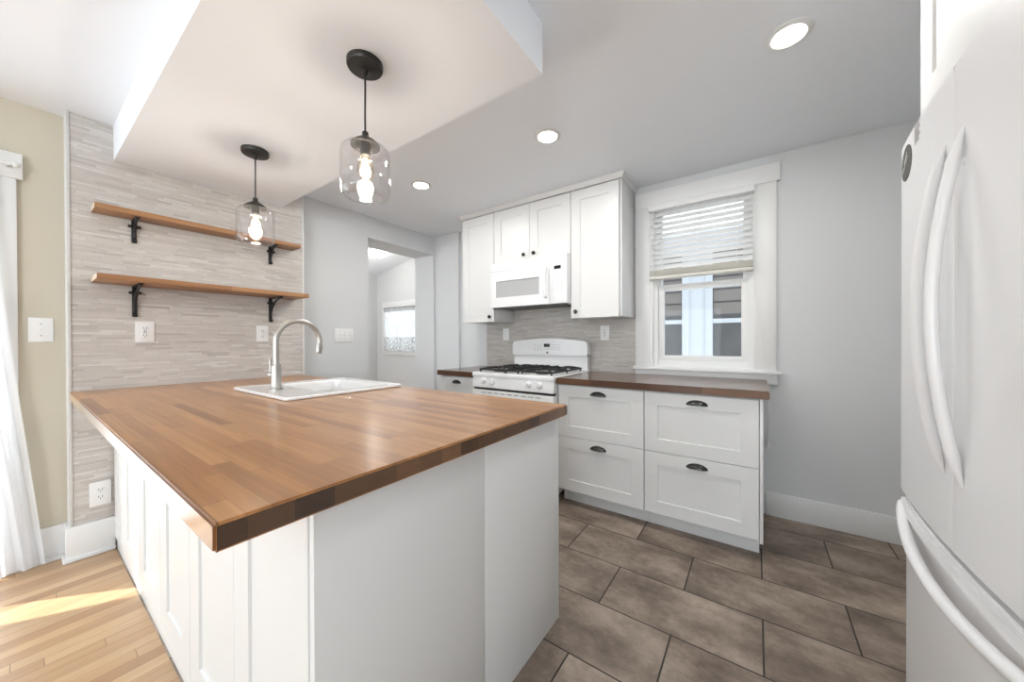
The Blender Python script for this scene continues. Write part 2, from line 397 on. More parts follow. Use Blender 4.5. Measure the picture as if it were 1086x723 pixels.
def cup_pull(mp, u, z, a=0.052, h=0.026, d=0.024):
    mb = MB(); N, K = 20, 8; vs_, fs = [], []
    for lay, k_ in ((0, 1.0), (1, 0.86)):
        for i in range(N+1):
            th = PI*i/N
            for j in range(K+1):
                ph = PI/2*j/K
                vs_.append(mp(u-a*k_*math.cos(th), max(0.0, d*k_*math.sin(th)*math.sin(ph)), z+h*k_*math.sin(th)*math.cos(ph)))
    S = (N+1)*(K+1)
    for lay in (0, 1):
        for i in range(N):
            for j in range(K):
                q = lay*S+i*(K+1)+j; fs.append((q, q+1, q+K+2, q+K+1))
    for i in range(N):
        q = i*(K+1)+K; fs.append((q, q+K+1, q+K+1+S, q+S))
    mb.quads(vs_, fs, True)
    # rear flange
    pts = []
    for i in range(N+1):
        th = PI*i/N; pts.append((u-(a+0.004)*math.cos(th), z+(h+0.004)*math.sin(th)))
    n = len(pts)
    mb.quads([mp(p[0], 0, p[1]) for p in pts]+[mp(p[0], 0.0022, p[1]) for p in pts], [tuple(range(n)), tuple(range(n, 2*n))]+[(i, (i+1) % n, n+(i+1) % n, n+i) for i in range(n)])
    return mb
def knob(mp, u, z):
    c = mp(u, 0, z); b = mp(u, 1, z); ax = 'y' if abs(b[1]-c[1]) > 0.5 else 'x'; s = -1 if (b[1]-c[1]+b[0]-c[0]) < 0 else 1
    return MB().lathe([(0.008, 0), (0.006, s*0.006), (0.006, s*0.012), (0.0155, s*0.017), (0.017, s*0.023), (0.013, s*0.029), (0.0, s*0.031)], c, ax, 20)
def text_mesh(txt, size, mat, parent, loc, rot, name='lettering', extrude=0.0004):
    cu = bpy.data.curves.new('t', 'FONT'); cu.body = txt; cu.size = size; cu.extrude = extrude; cu.align_x = 'CENTER'; cu.align_y = 'CENTER'
    to = bpy.data.objects.new('t', cu); C.objects.link(to)
    dg = bpy.context.evaluated_depsgraph_get(); me = bpy.data.meshes.new_from_object(to.evaluated_get(dg))
    bpy.data.objects.remove(to, do_unlink=True)
    me.name = name; me.materials.clear(); me.materials.append(mat)
    o = bpy.data.objects.new(name, me); C.objects.link(o); o.parent = parent
    w = Vector((0, 0, 0)); p = parent
    while p is not None: w += p.location; p = p.parent
    o.location = Vector(loc)-w; o.rotation_euler = rot
    return o

CEIL = 2.40; XG = -3.13; XT = -3.0; YW = 2.9; XR = 1.16; YB = -6.5; ZS = 2.203
YI = 0.32
# ------------------------------------------------------------------ structure
struct('floor', box(XG-0.4, XR+0.15, 0.32, YW+0.15, -0.1, 0), M['tile'], 'brown rectangular floor tiles laid in running bond')
struct('floor.001', box(XG-0.4, XR+0.15, YB-0.15, 0.3205, -0.1, 0.0), M['oak'], 'honey oak strip floor in the sunlight')
struct('floor.002', box(-5.9, XG-0.4, 0.8, 3.95, -0.1, 0), M['oak'], 'oak floor of the back hall')
struct('ceiling', box(XG-0.4, XR+0.15, YB-0.15, YW+0.15, CEIL, CEIL+0.1), M['ceiling'], 'smooth white ceiling')
struct('ceiling.001', box(XT-0.02, -0.680, 0.328, 1.181, ZS, CEIL), M['ceiling'], 'boxed soffit above the island')
# left wall: tan part with the glass door opening
lw = MB()
lw.box(XG-0.12, -3.10, YB-0.15, -1.9, 0, CEIL).box(XG-0.12, -3.10, -1.9, -0.085, 2.0, CEIL).box(XG-0.12, -3.10, -0.085, 0.175, 0, CEIL)
struct('wall_left', lw, M['yellow'], 'tan painted wall beside the curtained glass door')
struct('wall_left.001', box(XG-0.05, XT, 0.163, 1.343, 0, CEIL), M['mosaic_l'], 'thin linear stone mosaic wall behind the shelves')
g = MB(); g.box(XG-0.33, XG, 0.18, 2.0, 0, CEIL).box(XG-0.33, XG, 2.0, 2.845, 2.19, CEIL+0.5).box(XG-0.33, XG, 2.845, 3.95, 0, CEIL+0.5)
struct('wall_left.002', g, M['wall'], 'pale grey wall with the opening to the back hall')
struct('trim_1', box(XT-0.002, XT+0.006, 0.160, 0.172, 0.183, CEIL, bev=0.002), M['pencil'], 'stone edge strip at the left end of the mosaic')
struct('trim_2', box(XT-0.02, XT+0.004, 1.336, 1.345, 0.0, CEIL, bev=0.002), M['trim'], 'white edge bead at the right end of the mosaic')
struct('trim_3', box(-3.12, XT-0.001, 0.158, 0.163, 0.183, CEIL), M['trim'], 'white corner bead beside the tan wall')
# window wall (far)
WX0, WX1, WZ0, WZ1 = -0.69, -0.015, 0.962, 2.225
bw = MB(); bw.box(XG, WX0, YW, YW+0.16, 0, CEIL).box(WX1, XR+0.15, YW, YW+0.16, 0, CEIL).box(WX0, WX1, YW, YW+0.16, 0, WZ0).box(WX0, WX1, YW, YW+0.16, WZ1, CEIL)
bw.box(XG, -2.745, YW-0.03, YW+0.01, 0, CEIL)
struct('wall_back', bw, M['wall'], 'pale grey wall with the kitchen window')
struct('wall_back.001', box(-2.357, -0.80, YW-0.009, YW+0.001, 0.86, 1.92), M['mosaic_b'], 'grey linear mosaic splashback behind the range')
struct('wall_right', MB().box(XR, XR+0.15, YB-0.15, -4.1, 0, CEIL).box(XR, XR+0.15, -2.3, YW+0.15, 0, CEIL).box(XR, XR+0.15, -4.1, -2.3, 0, 0.75).box(XR, XR+0.15, -4.1, -2.3, 2.15, CEIL), M['wall'])
sw = thing('window_5', (XR, -3.2, 0.75), '', ''); del sw['label']; del sw['category']; sw['kind'] = 'structure'  # out-of-view window added only to go with the side fill light
MB().box(XR-0.01, XR+0.1, -4.1, -4.04, 0.75, 2.15).box(XR-0.01, XR+0.1, -2.36, -2.3, 0.75, 2.15).box(XR-0.01, XR+0.1, -4.1, -2.3, 0.75, 0.81).box(XR-0.01, XR+0.1, -4.1, -2.3, 2.09, 2.15).box(XR+0.04, XR+0.08, -3.22, -3.18, 0.75, 2.15).build('window_frame', M['trim'], sw)
box(XR+0.06, XR+0.065, -4.04, -2.36, 0.81, 2.09).build('pane', M['pane'], sw)
struct('sun_blocker', box(XG-0.4, XR+0.15, 1.2, YW+0.15, CEIL+0.1, 5.6), M['wall'], 'added unseen block above the kitchen that shades the neighbouring house')  # unseen block added to keep the sun off the neighbouring house
# dining end wall with two window openings
nw = MB(); nw.box(XG-0.12, -2.9, YB-0.15, YB, 0, CEIL).box(-0.9, -0.05, YB-0.15, YB, 0, CEIL).box(0.95, XR+0.1, YB-0.15, YB, 0, CEIL)
nw.box(-2.9, -0.9, YB-0.15, YB, 0, 0.55).box(-2.9, -0.9, YB-0.15, YB, 2.15, CEIL).box(-0.05, 0.95, YB-0.15, YB, 0, 0.55).box(-0.05, 0.95, YB-0.15, YB, 2.15, CEIL)
struct('wall_front', nw, M['yellow'])
# back hall beyond the opening
struct('wall_hall_far', MB().box(-5.8, -5.5, 3.8, 3.95, 0, 3).box(-5.5, XG-0.3, 3.8, 3.95, 0, 0.93).box(-5.5, XG-0.3, 3.8, 3.95, 1.86, 3).box(-4.35, XG-0.3, 3.8, 3.95, 0.93, 1.86), M['wall'], 'pale grey hall wall with the curtained window')
struct('wall_hall_left', box(-5.82, -5.67, 0.8, 3.95, 0, 3), M['wall'])
struct('wall_hall_front', box(-5.82, XG-0.3, 0.65, 0.8, 0, 3), M['wall'])
hc = MB(); z0, z1 = 2.36, 2.82
hc.quads([(-5.82, 0.65, z0-0.02), (XG-0.32, 0.65, z1-0.05), (XG-0.32, 3.95, z1-0.05), (-5.82, 3.95, z0-0.02), (-5.82, 0.65, z0+0.1), (XG-0.32, 0.65, z1+0.1), (XG-0.32, 3.95, z1+0.1), (-5.82, 3.95, z0+0.1)],
         [(0, 1, 2, 3), (4, 5, 6, 7), (0, 1, 5, 4), (1, 2, 6, 5), (2, 3, 7, 6), (3, 0, 4, 7)])
struct('ceiling.002', hc, M['ceiling'], 'sloping ceiling of the back hall')
dcz = MB().box(-5.67, -5.65, 3.46, 3.56, 0, 2.13, bev=0.003).box(-5.67, -5.645, 3.42, 3.62, 2.13, 2.24, bev=0.003)
dcz.box(-5.67, -5.65, 2.55, 2.65, 0, 2.13, bev=0.003).box(-5.67, -5.648, 2.6, 3.5, 2.13, 2.22, bev=0.003)
struct('trim_4', dcz, M['trim'], 'white door casing in the back hall')
struct('baseboard_left', MB().box(-3.10, -3.085, 0.008, 0.165, 0, 0.185, bev=0.003).box(-3.10, -3.075, 0.008, 0.165, 0, 0.02, bev=0.004), M['trim'])
struct('baseboard_left.001', MB().box(-3.09, XT+0.016, 0.147, 0.322, 0, 0.183, bev=0.003).box(-3.09, XT+0.028, 0.135, 0.322, 0, 0.022, bev=0.006), M['trim'])
struct('baseboard_back', MB().box(0.05, XR, YW-0.016, YW, 0, 0.155, bev=0.004), M['trim'])
struct('baseboard_back.001', MB().box(XG, -2.745, YW-0.046, YW-0.03, 0, 0.155, bev=0.004).box(-2.74, -2.40, YW-0.016, YW, 0, 0.155, bev=0.004), M['trim'])

# kitchen window
def window(name, x0, x1, z0, z1, y):
    w = thing(name, ((x0+x1)/2, y, z0), '', ''); del w['label']; del w['category']; w['kind'] = 'structure'
    w['label'] = 'white double hung kitchen window'
    c = MB(); c.box(-0.803, x0, y-0.020, y+0.002, z0-0.0, z1, bev=0.002).box(x1, 0.106, y-0.020, y+0.002, z0, z1, bev=0.002).box(-0.803, 0.126, y-0.026, y+0.002, z1-0.008, z1+0.112, bev=0.003)
    c.build('casing', M['trim'], w)
    j = MB(); j.box(x0, x0+0.02, y-0.018, y+0.16, z0, z1).box(x1-0.02, x1, y-0.018, y+0.16, z0, z1).box(x0, x1, y-0.018, y+0.16, z1-0.02, z1).box(x0, x1, y, y+0.16, z0-0.01, z0+0.012)
    j.build('window_frame', M['trim'], w)
    s = MB(); s.box(-0.815, 0.133, y-0.055, y+0.03, z0-0.019, z0+0.004, bev=0.004).box(-0.803, 0.112, y-0.022, y+0.002, z0-0.088, z0-0.019, bev=0.003)
    s.build('window_sill', M['trim'], w)
    def sash(nm, a0, a1, b0, b1, yy, st=0.042):
        m = MB(); m.box(a0, a0+st, yy, yy+0.032, b0, b1, bev=0.002).box(a1-st, a1, yy, yy+0.032, b0, b1, bev=0.002).box(a0+st-.002, a1-st+.002, yy, yy+0.032, b0, b0+st, bev=0.002).box(a0+st-.002, a1-st+.002, yy, yy+0.032, b1-st, b1, bev=0.002)
        f = m.build(nm, M['trim'], w); box(a0+st, a1-st, yy+0.013, yy+0.017, b0+st, b1-st).build('pane', M['pane'], f)
    sash('lower_sash', x0+0.052, x1-0.032, z0+0.05, 1.602, y+0.03)
    sash('upper_sash', x0+0.032, x1-0.022, 1.56, z1-0.02, y+0.068)
    st = MB(); st.box(x0+0.02, x0+0.052, y+0.01, y+0.1, z0, z1-0.02).box(x1-0.036, x1-0.02, y+0.01, y+0.1, z0, z1-0.02).box(x0+0.02, x1-0.02, y+0.022, y+0.1, z0, z0+0.052)
    st.build('window_stop', M['trim'], w)
window('window_1', WX0, WX1, WZ0, WZ1, YW)

# hall window
hw = thing('window_2', (-4.95, 3.8, 0.93), '', ''); del hw['label']; del hw['category']; hw['kind'] = 'structure'; hw['label'] = 'small white framed window in the back hall'
m = MB(); m.box(-5.5, -5.38, 3.78, 3.86, 0.93, 1.86, bev=0.003).box(-4.47, -4.35, 3.78, 3.86, 0.93, 1.86, bev=0.003).box(-5.385, -4.465, 3.78, 3.86, 1.74, 1.86, bev=0.003).box(-5.385, -4.465, 3.78, 3.86, 0.93, 1.01, bev=0.003)
m.build('window_frame', M['trim'], hw); box(-5.38, -4.47, 3.90, 3.905, 1.01, 1.74).build('pane', M['pane'], hw)

# glass door in the left wall
gd = thing('door_1', (-3.16, -0.99, 0), '', ''); del gd['label']; del gd['category']; gd['kind'] = 'structure'; gd['label'] = 'white framed sliding glass door behind the curtain'
c = MB(); c.box(-3.10, -3.078, -0.085, 0.008, 0, 2.0, bev=0.003).box(-3.10, -3.078, -1.99, -1.9, 0, 2.0, bev=0.003).box(-3.10, -3.072, -2.01, 0.027, 2.0, 2.13, bev=0.004)
c.build('casing', M['trim'], gd)
for a0, a1, xx in ((-1.9, -0.97, -3.22), (-1.01, -0.085, -3.18)):
    f = MB(); f.box(xx, xx+0.035, a0, a0+0.07, 0.0, 2.0, bev=0.002).box(xx, xx+0.035, a1-0.07, a1, 0.0, 2.0, bev=0.002).box(xx, xx+0.035, a0+.069, a1-0.069, 0, 0.09, bev=0.002).box(xx, xx+0.035, a0+.069, a1-0.069, 1.92, 2.0, bev=0.002)
    f = f.build('sash', M['trim'], gd); box(xx+0.015, xx+0.02, a0+0.07, a1-0.07, 0.09, 1.92).build('pane', M['pane'], f)
# dining windows (behind the camera)
for k, (a0, a1) in enumerate(((-2.9, -0.9), (-0.05, 0.95))):
    w = thing('window_%d' % (3+k), ((a0+a1)/2, YB, 0.55), '', ''); del w['label']; del w['category']; w['kind'] = 'structure'
    m = MB(); m.box(a0, a0+0.06, YB-0.1, YB+0.01, 0.55, 2.15).box(a1-0.06, a1, YB-0.1, YB+0.01, 0.55, 2.15).box(a0, a1, YB-0.1, YB+0.01, 0.55, 0.62).box(a0, a1, YB-0.1, YB+0.01, 2.08, 2.15).box(a0, a1, YB-0.08, YB-0.04, 1.32, 1.37)
    m.build('window_frame', M['trim'], w); box(a0+0.06, a1-0.06, YB-0.065, YB-0.06, 0.62, 2.08).build('pane', M['pane'], w)

# ------------------------------------------------------------------ neighbour's house outside the window
nb = thing('house', (-0.7, 6.0, -0.6), 'neighbouring white house with dark paired windows outside the kitchen window', 'house')
w_ = MB(); w_.box(-6, 5, 6.06, 6.3, -0.6, 5)
for k in range(28): w_.box(-6, 5, 6.03, 6.07, -0.6+k*0.2, -0.6+k*0.2+0.19)
w_.build('siding', M['ext_white'], nb)
box(-0.86, -0.635, 5.985, 6.035, 0.1, 2.64, bev=0.003).build('mullion_board', M['ext_white'], nb)
for a0, a1 in ((-1.85, -0.955), (-0.54, 0.40)):
    f = MB(); f.box(a0-0.10, a0, 5.97, 6.04, 0.2, 2.5, bev=0.004).box(a1, a1+0.10, 5.97, 6.04, 0.2, 2.5, bev=0.004).box(a0-0.1, a1+0.1, 5.96, 6.04, 2.5, 2.64, bev=0.004).box(a0-0.1, a1+0.1, 5.96, 6.04, 0.1, 0.2, bev=0.004).box(a0, a1, 5.98, 6.03, 1.425, 1.49, bev=0.004)
    f = f.build('window', M['ext_white'], nb)
    box(a0, a1, 6.02, 6.028, 0.2, 2.5).build('pane', M['ext_glass'], f)
    sh = MB()
    for k in range(5): sh.box(a0+0.01, a1-0.01, 6.008, 6.018, 1.56+0.19*k, 1.56+0.19*k+0.165)
    sh.build('window_shade', M['ext_shade'], f)

# ------------------------------------------------------------------ blind
bl = thing('window_blind', (-0.35, 2.86, 2.2), 'white horizontal slat blind half lowered over the kitchen window', 'blind')
bx0, bx1 = -0.683, -0.022
MB().box(bx0-0.006, bx1+0.008, 2.825, 2.88, 2.165, 2.212, bev=0.003).build('headrail', M['slat'], bl)
sl = MB(); zt = 2.135
nsl = 11
for k in range(nsl):
    z = zt-k*0.0405; th = math.radians(47); hw_ = 0.025; dy, dz = hw_*math.cos(th), hw_*math.sin(th); y = 2.858
    sl.quads([(bx0, y-dy, z-dz), (bx1, y-dy, z-dz), (bx1, y+dy, z+dz), (bx0, y+dy, z+dz), (bx0, y-dy, z-dz+0.0035), (bx1, y-dy, z-dz+0.0035), (bx1, y+dy, z+dz+0.0035), (bx0, y+dy, z+dz+0.0035)],
             [(0, 1, 2, 3), (4, 5, 6, 7), (0, 1, 5, 4), (1, 2, 6, 5), (2, 3, 7, 6), (3, 0, 4, 7)])
sl.build('slats', M['slat'], bl)
stk = MB()
for k in range(7): stk.box(bx0, bx1, 2.834, 2.884, 1.668+k*0.006, 1.668+k*0.006+0.0035)
stk.build('stacked_slats', M['slat_old'], bl)
box(bx0, bx1, 2.832, 2.884, 1.640, 1.664, bev=0.004).build('bottom_rail', M['slat_old'], bl)
cd = MB()
for x in (bx0+0.09, (bx0+bx1)/2, bx1-0.09):
    for y in (2.8315, 2.885): cd.tube([(x, y, 2.17), (x, y, 1.66)], 0.0011, 6)
cd.build('ladder_cord', M['cord'], bl)
def drape(x0, x1):
    p = []
    for i in range(25):
        t = i/24; z = 2.17-(2.17-0.972)*t
        p.append((x0+(x1-x0)*t**1.6, 2.829-0.03*t**3+0.0*t, z))
    p += [(x1+0.004, 2.800, 0.955), (x1+0.004, 2.803, 0.89), (x1+0.003, 2.812, 0.8), (x1+0.002, 2.83, 0.6), (x1, 2.84, 0.50)]
    return p
cp = MB(); cp.tube(drape(bx1-0.004, 0.058), 0.0013, 6).tube(drape(bx1-0.016, 0.062), 0.0013, 6)
cp.build('pull_cord', M['cord'], bl)
MB().lathe([(0.004, 0.045), (0.006, 0.035), (0.011, 0.01), (0.009, 0), (0.002, -0.003)], (0.060, 2.84, 0.46), 'z', 14).build('cord_tassel', M['plastic'], bl)
MB().tube([(bx0+0.03, 2.822, 2.17), (bx0+0.03, 2.82, 1.45)], 0.003, 8).lathe([(0.004, 0), (0.006, -0.02), (0.003, -0.03)], (bx0+0.03, 2.82, 1.45), 'z', 10).build('tilt_wand', M['cord'], bl)

# ------------------------------------------------------------------ curtains
def curtain(name, edgeL, edgeR, x, ztop, zbot, folds, amp, mat, label, cat, group=None, nu=160, nv=40, axis='y', phase=0.0):
    vs_, fs = [], []
    for j in range(nv+1):
        z = ztop+(zbot-ztop)*j/nv
        a, b = edgeL(z), edgeR(z)
        for i in range(nu+1):
            t = i/nu; v = a+(b-a)*t
            k = 0.6+0.4*j/nv
            d = amp*k*(math.sin(2*PI*folds*t+phase+0.7*math.sin(z*1.3))+0.35*math.sin(2*PI*folds*2.3*t+1.3+z))
            vs_.append((x+d, v, z) if axis == 'y' else (v, x+d, z))
    for j in range(nv):
        for i in range(nu): q = j*(nu+1)+i; fs.append((q, q+1, q+nu+2, q+nu+1))
    c0 = (x, (edgeL(ztop)+edgeR(ztop))/2, zbot) if axis == 'y' else ((edgeL(ztop)+edgeR(ztop))/2, x, zbot)
    t = thing(name, c0, label, cat, group)
    MB().quads(vs_, fs, True).build('fabric', mat, t)
    return t
def sm(z, pts):
    pts = sorted(pts)
    if z <= pts[0][0]: return pts[0][1]
    for (a, b), (c, d) in zip(pts, pts[1:]):
        if z <= c: return b+(d-b)*(z-a)/(c-a)
    return pts[-1][1]
curtain('sheer_curtain', lambda z: sm(z, [(0, -0.44), (0.5, -0.47), (0.9, -0.55), (1.15, -0.61), (2.05, -0.62)]), lambda z: sm(z, [(0, 0.085), (0.3, 0.06), (1.0, 0.0), (1.6, -0.045), (2.05, -0.06)]),
        -3.045, 2.05, 0.015, 7, 0.016, M['curtain'], 'white sheer curtain panel flaring out beside the tan wall', 'curtain', 'sheer curtains at the glass door')
curtain('sheer_curtain', lambda z: -1.95, lambda z: sm(z, [(0, -0.82), (0.5, -0.76), (0.9, -0.66), (1.15, -0.62), (2.05, -0.62)]),
        -3.045, 2.05, 0.015, 12, 0.016, M['curtain'], 'white sheer curtain panel farther along the glass door, past the gap', 'curtain', 'sheer curtains at the glass door')
rod = thing('curtain_rod', (-3.045, -1.0, 2.055), 'white curtain rod on the door header above the sheer curtain', 'curtain rod')
MB().tube([(-3.045, -2.0, 2.062), (-3.045, 0.0, 2.062)], 0.008, 12).build('rod', M['trim'], rod)
MB().lathe([(0.009, 0), (0.016, 0.004), (0.016, 0.012), (0.01, 0.02), (0.0, 0.022)], (-3.045, -0.002, 2.062), 'y', 16).build('finial', M['trim'], rod)
MB().tube([(-3.072, -0.02, 2.05), (-3.055, -0.02, 2.05), (-3.045, -0.02, 2.054)], 0.005, 8).box(-3.074, -3.070, -0.033, -0.007, 2.025, 2.075).build('bracket', M['trim'], rod)

curtain('cafe_curtain', lambda z: sm(z, [(1.0, -5.40), (1.76, -5.39)]), lambda z: -4.45, 3.735, 1.755, 1.0, 7, 0.022, M['hall_curtain'],
        'grey and white patterned curtain hung inside the hall window', 'curtain', None, 200, 24, 'x')
rd = MB().tube([(-5.41, 3.75, 1.745), (-4.44, 3.75, 1.745)], 0.007, 10); rd = rd.build('curtain_rod', M['bronze'], None, origin=(-4.9, 3.75, 1.745)); tag(rd, 'thin dark rod carrying the patterned curtain of the hall window', 'curtain rod')

# hall ceiling lamp
hl = thing('ceiling_light', (-4.72, 3.18, 2.55), 'lit white glass dome light on the sloping ceiling of the back hall', 'ceiling light')
LZ = 2.545
MB().lathe([(0.10, 0.03), (0.155, 0.025), (0.16, 0.0), (0.15, -0.01)], (-4.72, 3.18, LZ), 'z', 32).build('base', M['trim'], hl)
MB().lathe([(0.15, 0.0), (0.148, -0.02), (0.13, -0.055), (0.09, -0.085), (0.04, -0.1), (0.0, -0.102)], (-4.72, 3.18, LZ), 'z', 32).build('glass_dome', M['dome_glow'], hl)
MB().lathe([(0.0, -0.1), (0.012, -0.104), (0.014, -0.115), (0.0, -0.125)], (-4.72, 3.18, LZ), 'z', 14).build('finial', M['steel'], hl)
light('hall_lamp_light', 'POINT', (-4.72, 3.0, 2.2), 5, (1.0, 0.95, 0.87), shadow_soft_size=0.12)
light('hall_fill_light', 'AREA', (-4.9, 1.0, 1.5), 16, (0.96, 0.98, 1.0), (0, 1, 0), shape='RECTANGLE', size=1.2, size_y=1.4)  # added fill brightening the hall, no window stands behind it

# ------------------------------------------------------------------ island
ISX0, ISX1, ISY0, ISY1, CT, CB = -2.998, -0.644, 0.163, 1.318, 0.905, 0.861
def worktop(name, x0, x1, y0, y1, mats, label, hole=None, ends=(False, True), z0=CB, z1=CT):
    bm = bmesh.new(); xs = [x0, x1]; ys = [y0, y1]
    if hole: xs = [x0, hole[0], hole[1], x1]; ys = [y0, hole[2], hole[3], y1]
    grid = {}
    for k, z in enumerate((z0, z1)):
        for i, x in enumerate(xs):
            for j, y in enumerate(ys): grid[(i, j, k)] = bm.verts.new((x, y, z))
    nx, ny = len(xs)-1, len(ys)-1
    for i in range(nx):
        for j in range(ny):
            if hole and i == 1 and j == 1:
                for a, b in (((1, 1), (2, 1)), ((2, 1), (2, 2)), ((2, 2), (1, 2)), ((1, 2), (1, 1))):
                    bm.faces.new((grid[(*a, 0)], grid[(*b, 0)], grid[(*b, 1)], grid[(*a, 1)]))
                continue
            for k in (0, 1): bm.faces.new((grid[(i, j, k)], grid[(i+1, j, k)], grid[(i+1, j+1, k)], grid[(i, j+1, k)]))
    for i in range(nx):
        for j in (0, ny): bm.faces.new((grid[(i, j, 0)], grid[(i+1, j, 0)], grid[(i+1, j, 1)], grid[(i, j, 1)]))
    for j in range(ny):
        for i in (0, nx): bm.faces.new((grid[(i, j, 0)], grid[(i, j+1, 0)], grid[(i, j+1, 1)], grid[(i, j, 1)]))
    bmesh.ops.recalc_face_normals(bm, faces=bm.faces)
    ed = [e for e in bm.edges if len(e.link_faces) == 2 and e.calc_face_angle() > 0.5 and all(min(abs(v.co.x-x0), abs(v.co.x-x1), abs(v.co.y-y0), abs(v.co.y-y1)) < 1e-5 for v in e.verts)]
    bmesh.ops.bevel(bm, geom=ed, offset=0.004, segments=2, affect='EDGES')
    for f in bm.faces:
        if f.normal.y < -0.9 and abs(f.calc_center_median().y-y0) < 0.003 and len(mats) > 2: f.material_index = 2
        if abs(f.normal.x) > 0.9 and (abs(f.calc_center_median().x-x0) < 0.003 or abs(f.calc_center_median().x-x1) < 0.003): f.material_index = 1
    mb = MB(); mb.bm.free(); mb.bm = bm
    o = mb.build(name, mats, None, origin=(0, 0, 0)); return tag(o, label, 'worktop')
worktop('worktop', ISX0, ISX1, ISY0, ISY1, [M['butcher'], M['butcher_end'], M['butcher_edge']], 'large butcher block island top holding the white sink', (-2.345, -1.72, 0.705, 1.285))
def carcass(x0, x1, y0, y1, z0, z1, shelf=True):
    m = MB(); t = 0.016
    m.box(x0, x0+t, y0, y1, z0, z1).box(x1-t, x1, y0, y1, z0, z1).box(x0+t, x1-t, y0, y1, z0, z0+t).box(x0+t, x1-t, y1-t, y1, z0+t, z1)
    return m
my = fmap('-y', 0.338)
isl = [(-2.985, -2.305, ((-2.985, -2.705), (-2.702, -2.302)), 'white shaker island cabinet against the mosaic wall, nearest the wall outlet'),
       (-2.302, -1.502, ((-2.299, -1.902), (-1.899, -1.503)), 'white shaker island cabinet with two doors, middle of the three'),
       (-1.499, -0.705, ((-1.499, -1.103), (-1.100, -0.705)), 'white shaker island cabinet with smooth end panels facing the range aisle')]
for k, (a0, a1, drs, lab) in enumerate(isl):
    t = thing('island_cabinet', ((a0+a1)/2, 0.8, 0.0), lab, 'cabinet', 'island cabinets')
    m = MB(); tt = 0.016
    m.box(a0, a0+tt, 0.341, 1.29, 0.09, CB-0.001).box(a1-tt, a1, 0.341, 1.29, 0.09, CB-0.001).box(a0+tt, a1-tt, 0.341, 1.29, 0.09, 0.106).box(a0+tt, a1-tt, 0.341, 0.355, 0.106, CB-0.001)
    m.build('body', M['cab_in'], t)
    box(a0, a1 if k < 2 else a1, 0.341, 1.24, 0.0, 0.089).build('plinth', M['cab'], t)
    pl = box(a0 if k else -2.97, a1, 0.326, 0.340, 0.0, 0.062, bev=0.001).build('base_strip', M['cab'], t)
    for (b0, b1) in drs:
        shaker(my, b0, b1, 0.065, CB-0.004, s=0.095, t=0.019, d=0.0065).build('door', M['cab'], t)
    n = 2
    for q in range(2):
        fa, fb = (a0, (a0+a1)/2-0.0015) if q == 0 else ((a0+a1)/2+0.0015, a1)
        mp2 = lambda u, n_, z: (u, 1.29+n_, z)
        shaker(mp2, fa, fb, 0.1, CB-0.006, s=0.085).build('door', M['cab'], t)
    if k == 2:
        box(-0.7045, -0.686, 0.322, 0.8265, 0.0, CB-0.0005, bev=0.0008).build('side_panel', M['cab'], t)
        box(-0.7045, -0.686, 0.8285, 1.322-0.004, 0.0, CB-0.0005, bev=0.0008).build('side_panel', M['cab'], t)

# sink
sk = thing('sink', (-2.03, 1.0, 0.905), 'white porcelain drop in sink in the island top', 'sink')
def sink_mesh():
    x0, x1, y0, y1 = -2.365, -1.70, 0.685, 1.305; zt = 0.921
    bx0_, bx1_, by0, by1 = -2.30, -1.765, 0.885, 1.245
    def rr(a0, a1, b0, b1, r, z, n=6):
        out = []
        for cx, cy, s in ((a1-r, b1-r, 0), (a0+r, b1-r, 1), (a0+r, b0+r, 2), (a1-r, b0+r, 3)):
            for i in range(n+1):
                a = PI/2*(s+i/n); out.append((cx+r*math.cos(a), cy+r*math.sin(a), z))
        return out
    L = [rr(x0+0.03, x1-0.03, y0+0.03, y1-0.03, 0.02, 0.899), rr(x0+0.004, x1-0.004, y0+0.004, y1-0.004, 0.02, 0.906), rr(x0, x1, y0, y1, 0.022, 0.908), rr(x0, x1, y0, y1, 0.022, 0.916), rr(x0+0.006, x1-0.006, y0+0.006, y1-0.006, 0.018, zt), rr(x0+0.02, x1-0.02, y0+0.02, y1-0.02, 0.015, zt-0.002),
         rr(bx0_, bx1_, by0, by1, 0.05, zt-0.003), rr(bx0_+0.008, bx1_-0.008, by0+0.008, by1-0.008, 0.05, zt-0.015), rr(bx0_+0.02, bx1_-0.02, by0+0.02, by1-0.02, 0.05, 0.74), rr(bx0_+0.05, bx1_-0.05, by0+0.05, by1-0.05, 0.04, 0.715)]
    O = [rr(bx0_+0.04, bx1_-0.04, by0+0.04, by1-0.04, 0.04, 0.70), rr(bx0_+0.008, bx1_-0.008, by0+0.008, by1-0.008, 0.05, 0.73), rr(bx0_-0.004, bx1_+0.004, by0-0.004, by1+0.004, 0.05, 0.899)]
    vs_ = [v for r in L for v in r]; n = len(L[0]); fs = []
    for k in range(len(L)-1):
        for i in range(n): fs.append((k*n+i, k*n+(i+1) % n, (k+1)*n+(i+1) % n, (k+1)*n+i))
    fs.append(tuple((len(L)-1)*n+i for i in range(n)))
    m = MB(); m.quads(vs_, fs, True)
    vs2 = [v for r in O for v in r]+L[0]; f2 = [tuple(range(n))]
    for k in range(len(O)):
        for i in range(n): f2.append((k*n+i, k*n+(i+1) % n, (k+1)*n+(i+1) % n, (k+1)*n+i))
    m.quads(vs2, f2, True); return m
sink_mesh().build('basin', M['porcelain'], sk)
MB().lathe([(0.045, 0), (0.04, 0.004), (0.02, 0.002), (0.0, 0.001)], (-2.03, 1.06, 0.7155), 'z', 24).build('drain', M['steel'], sk)
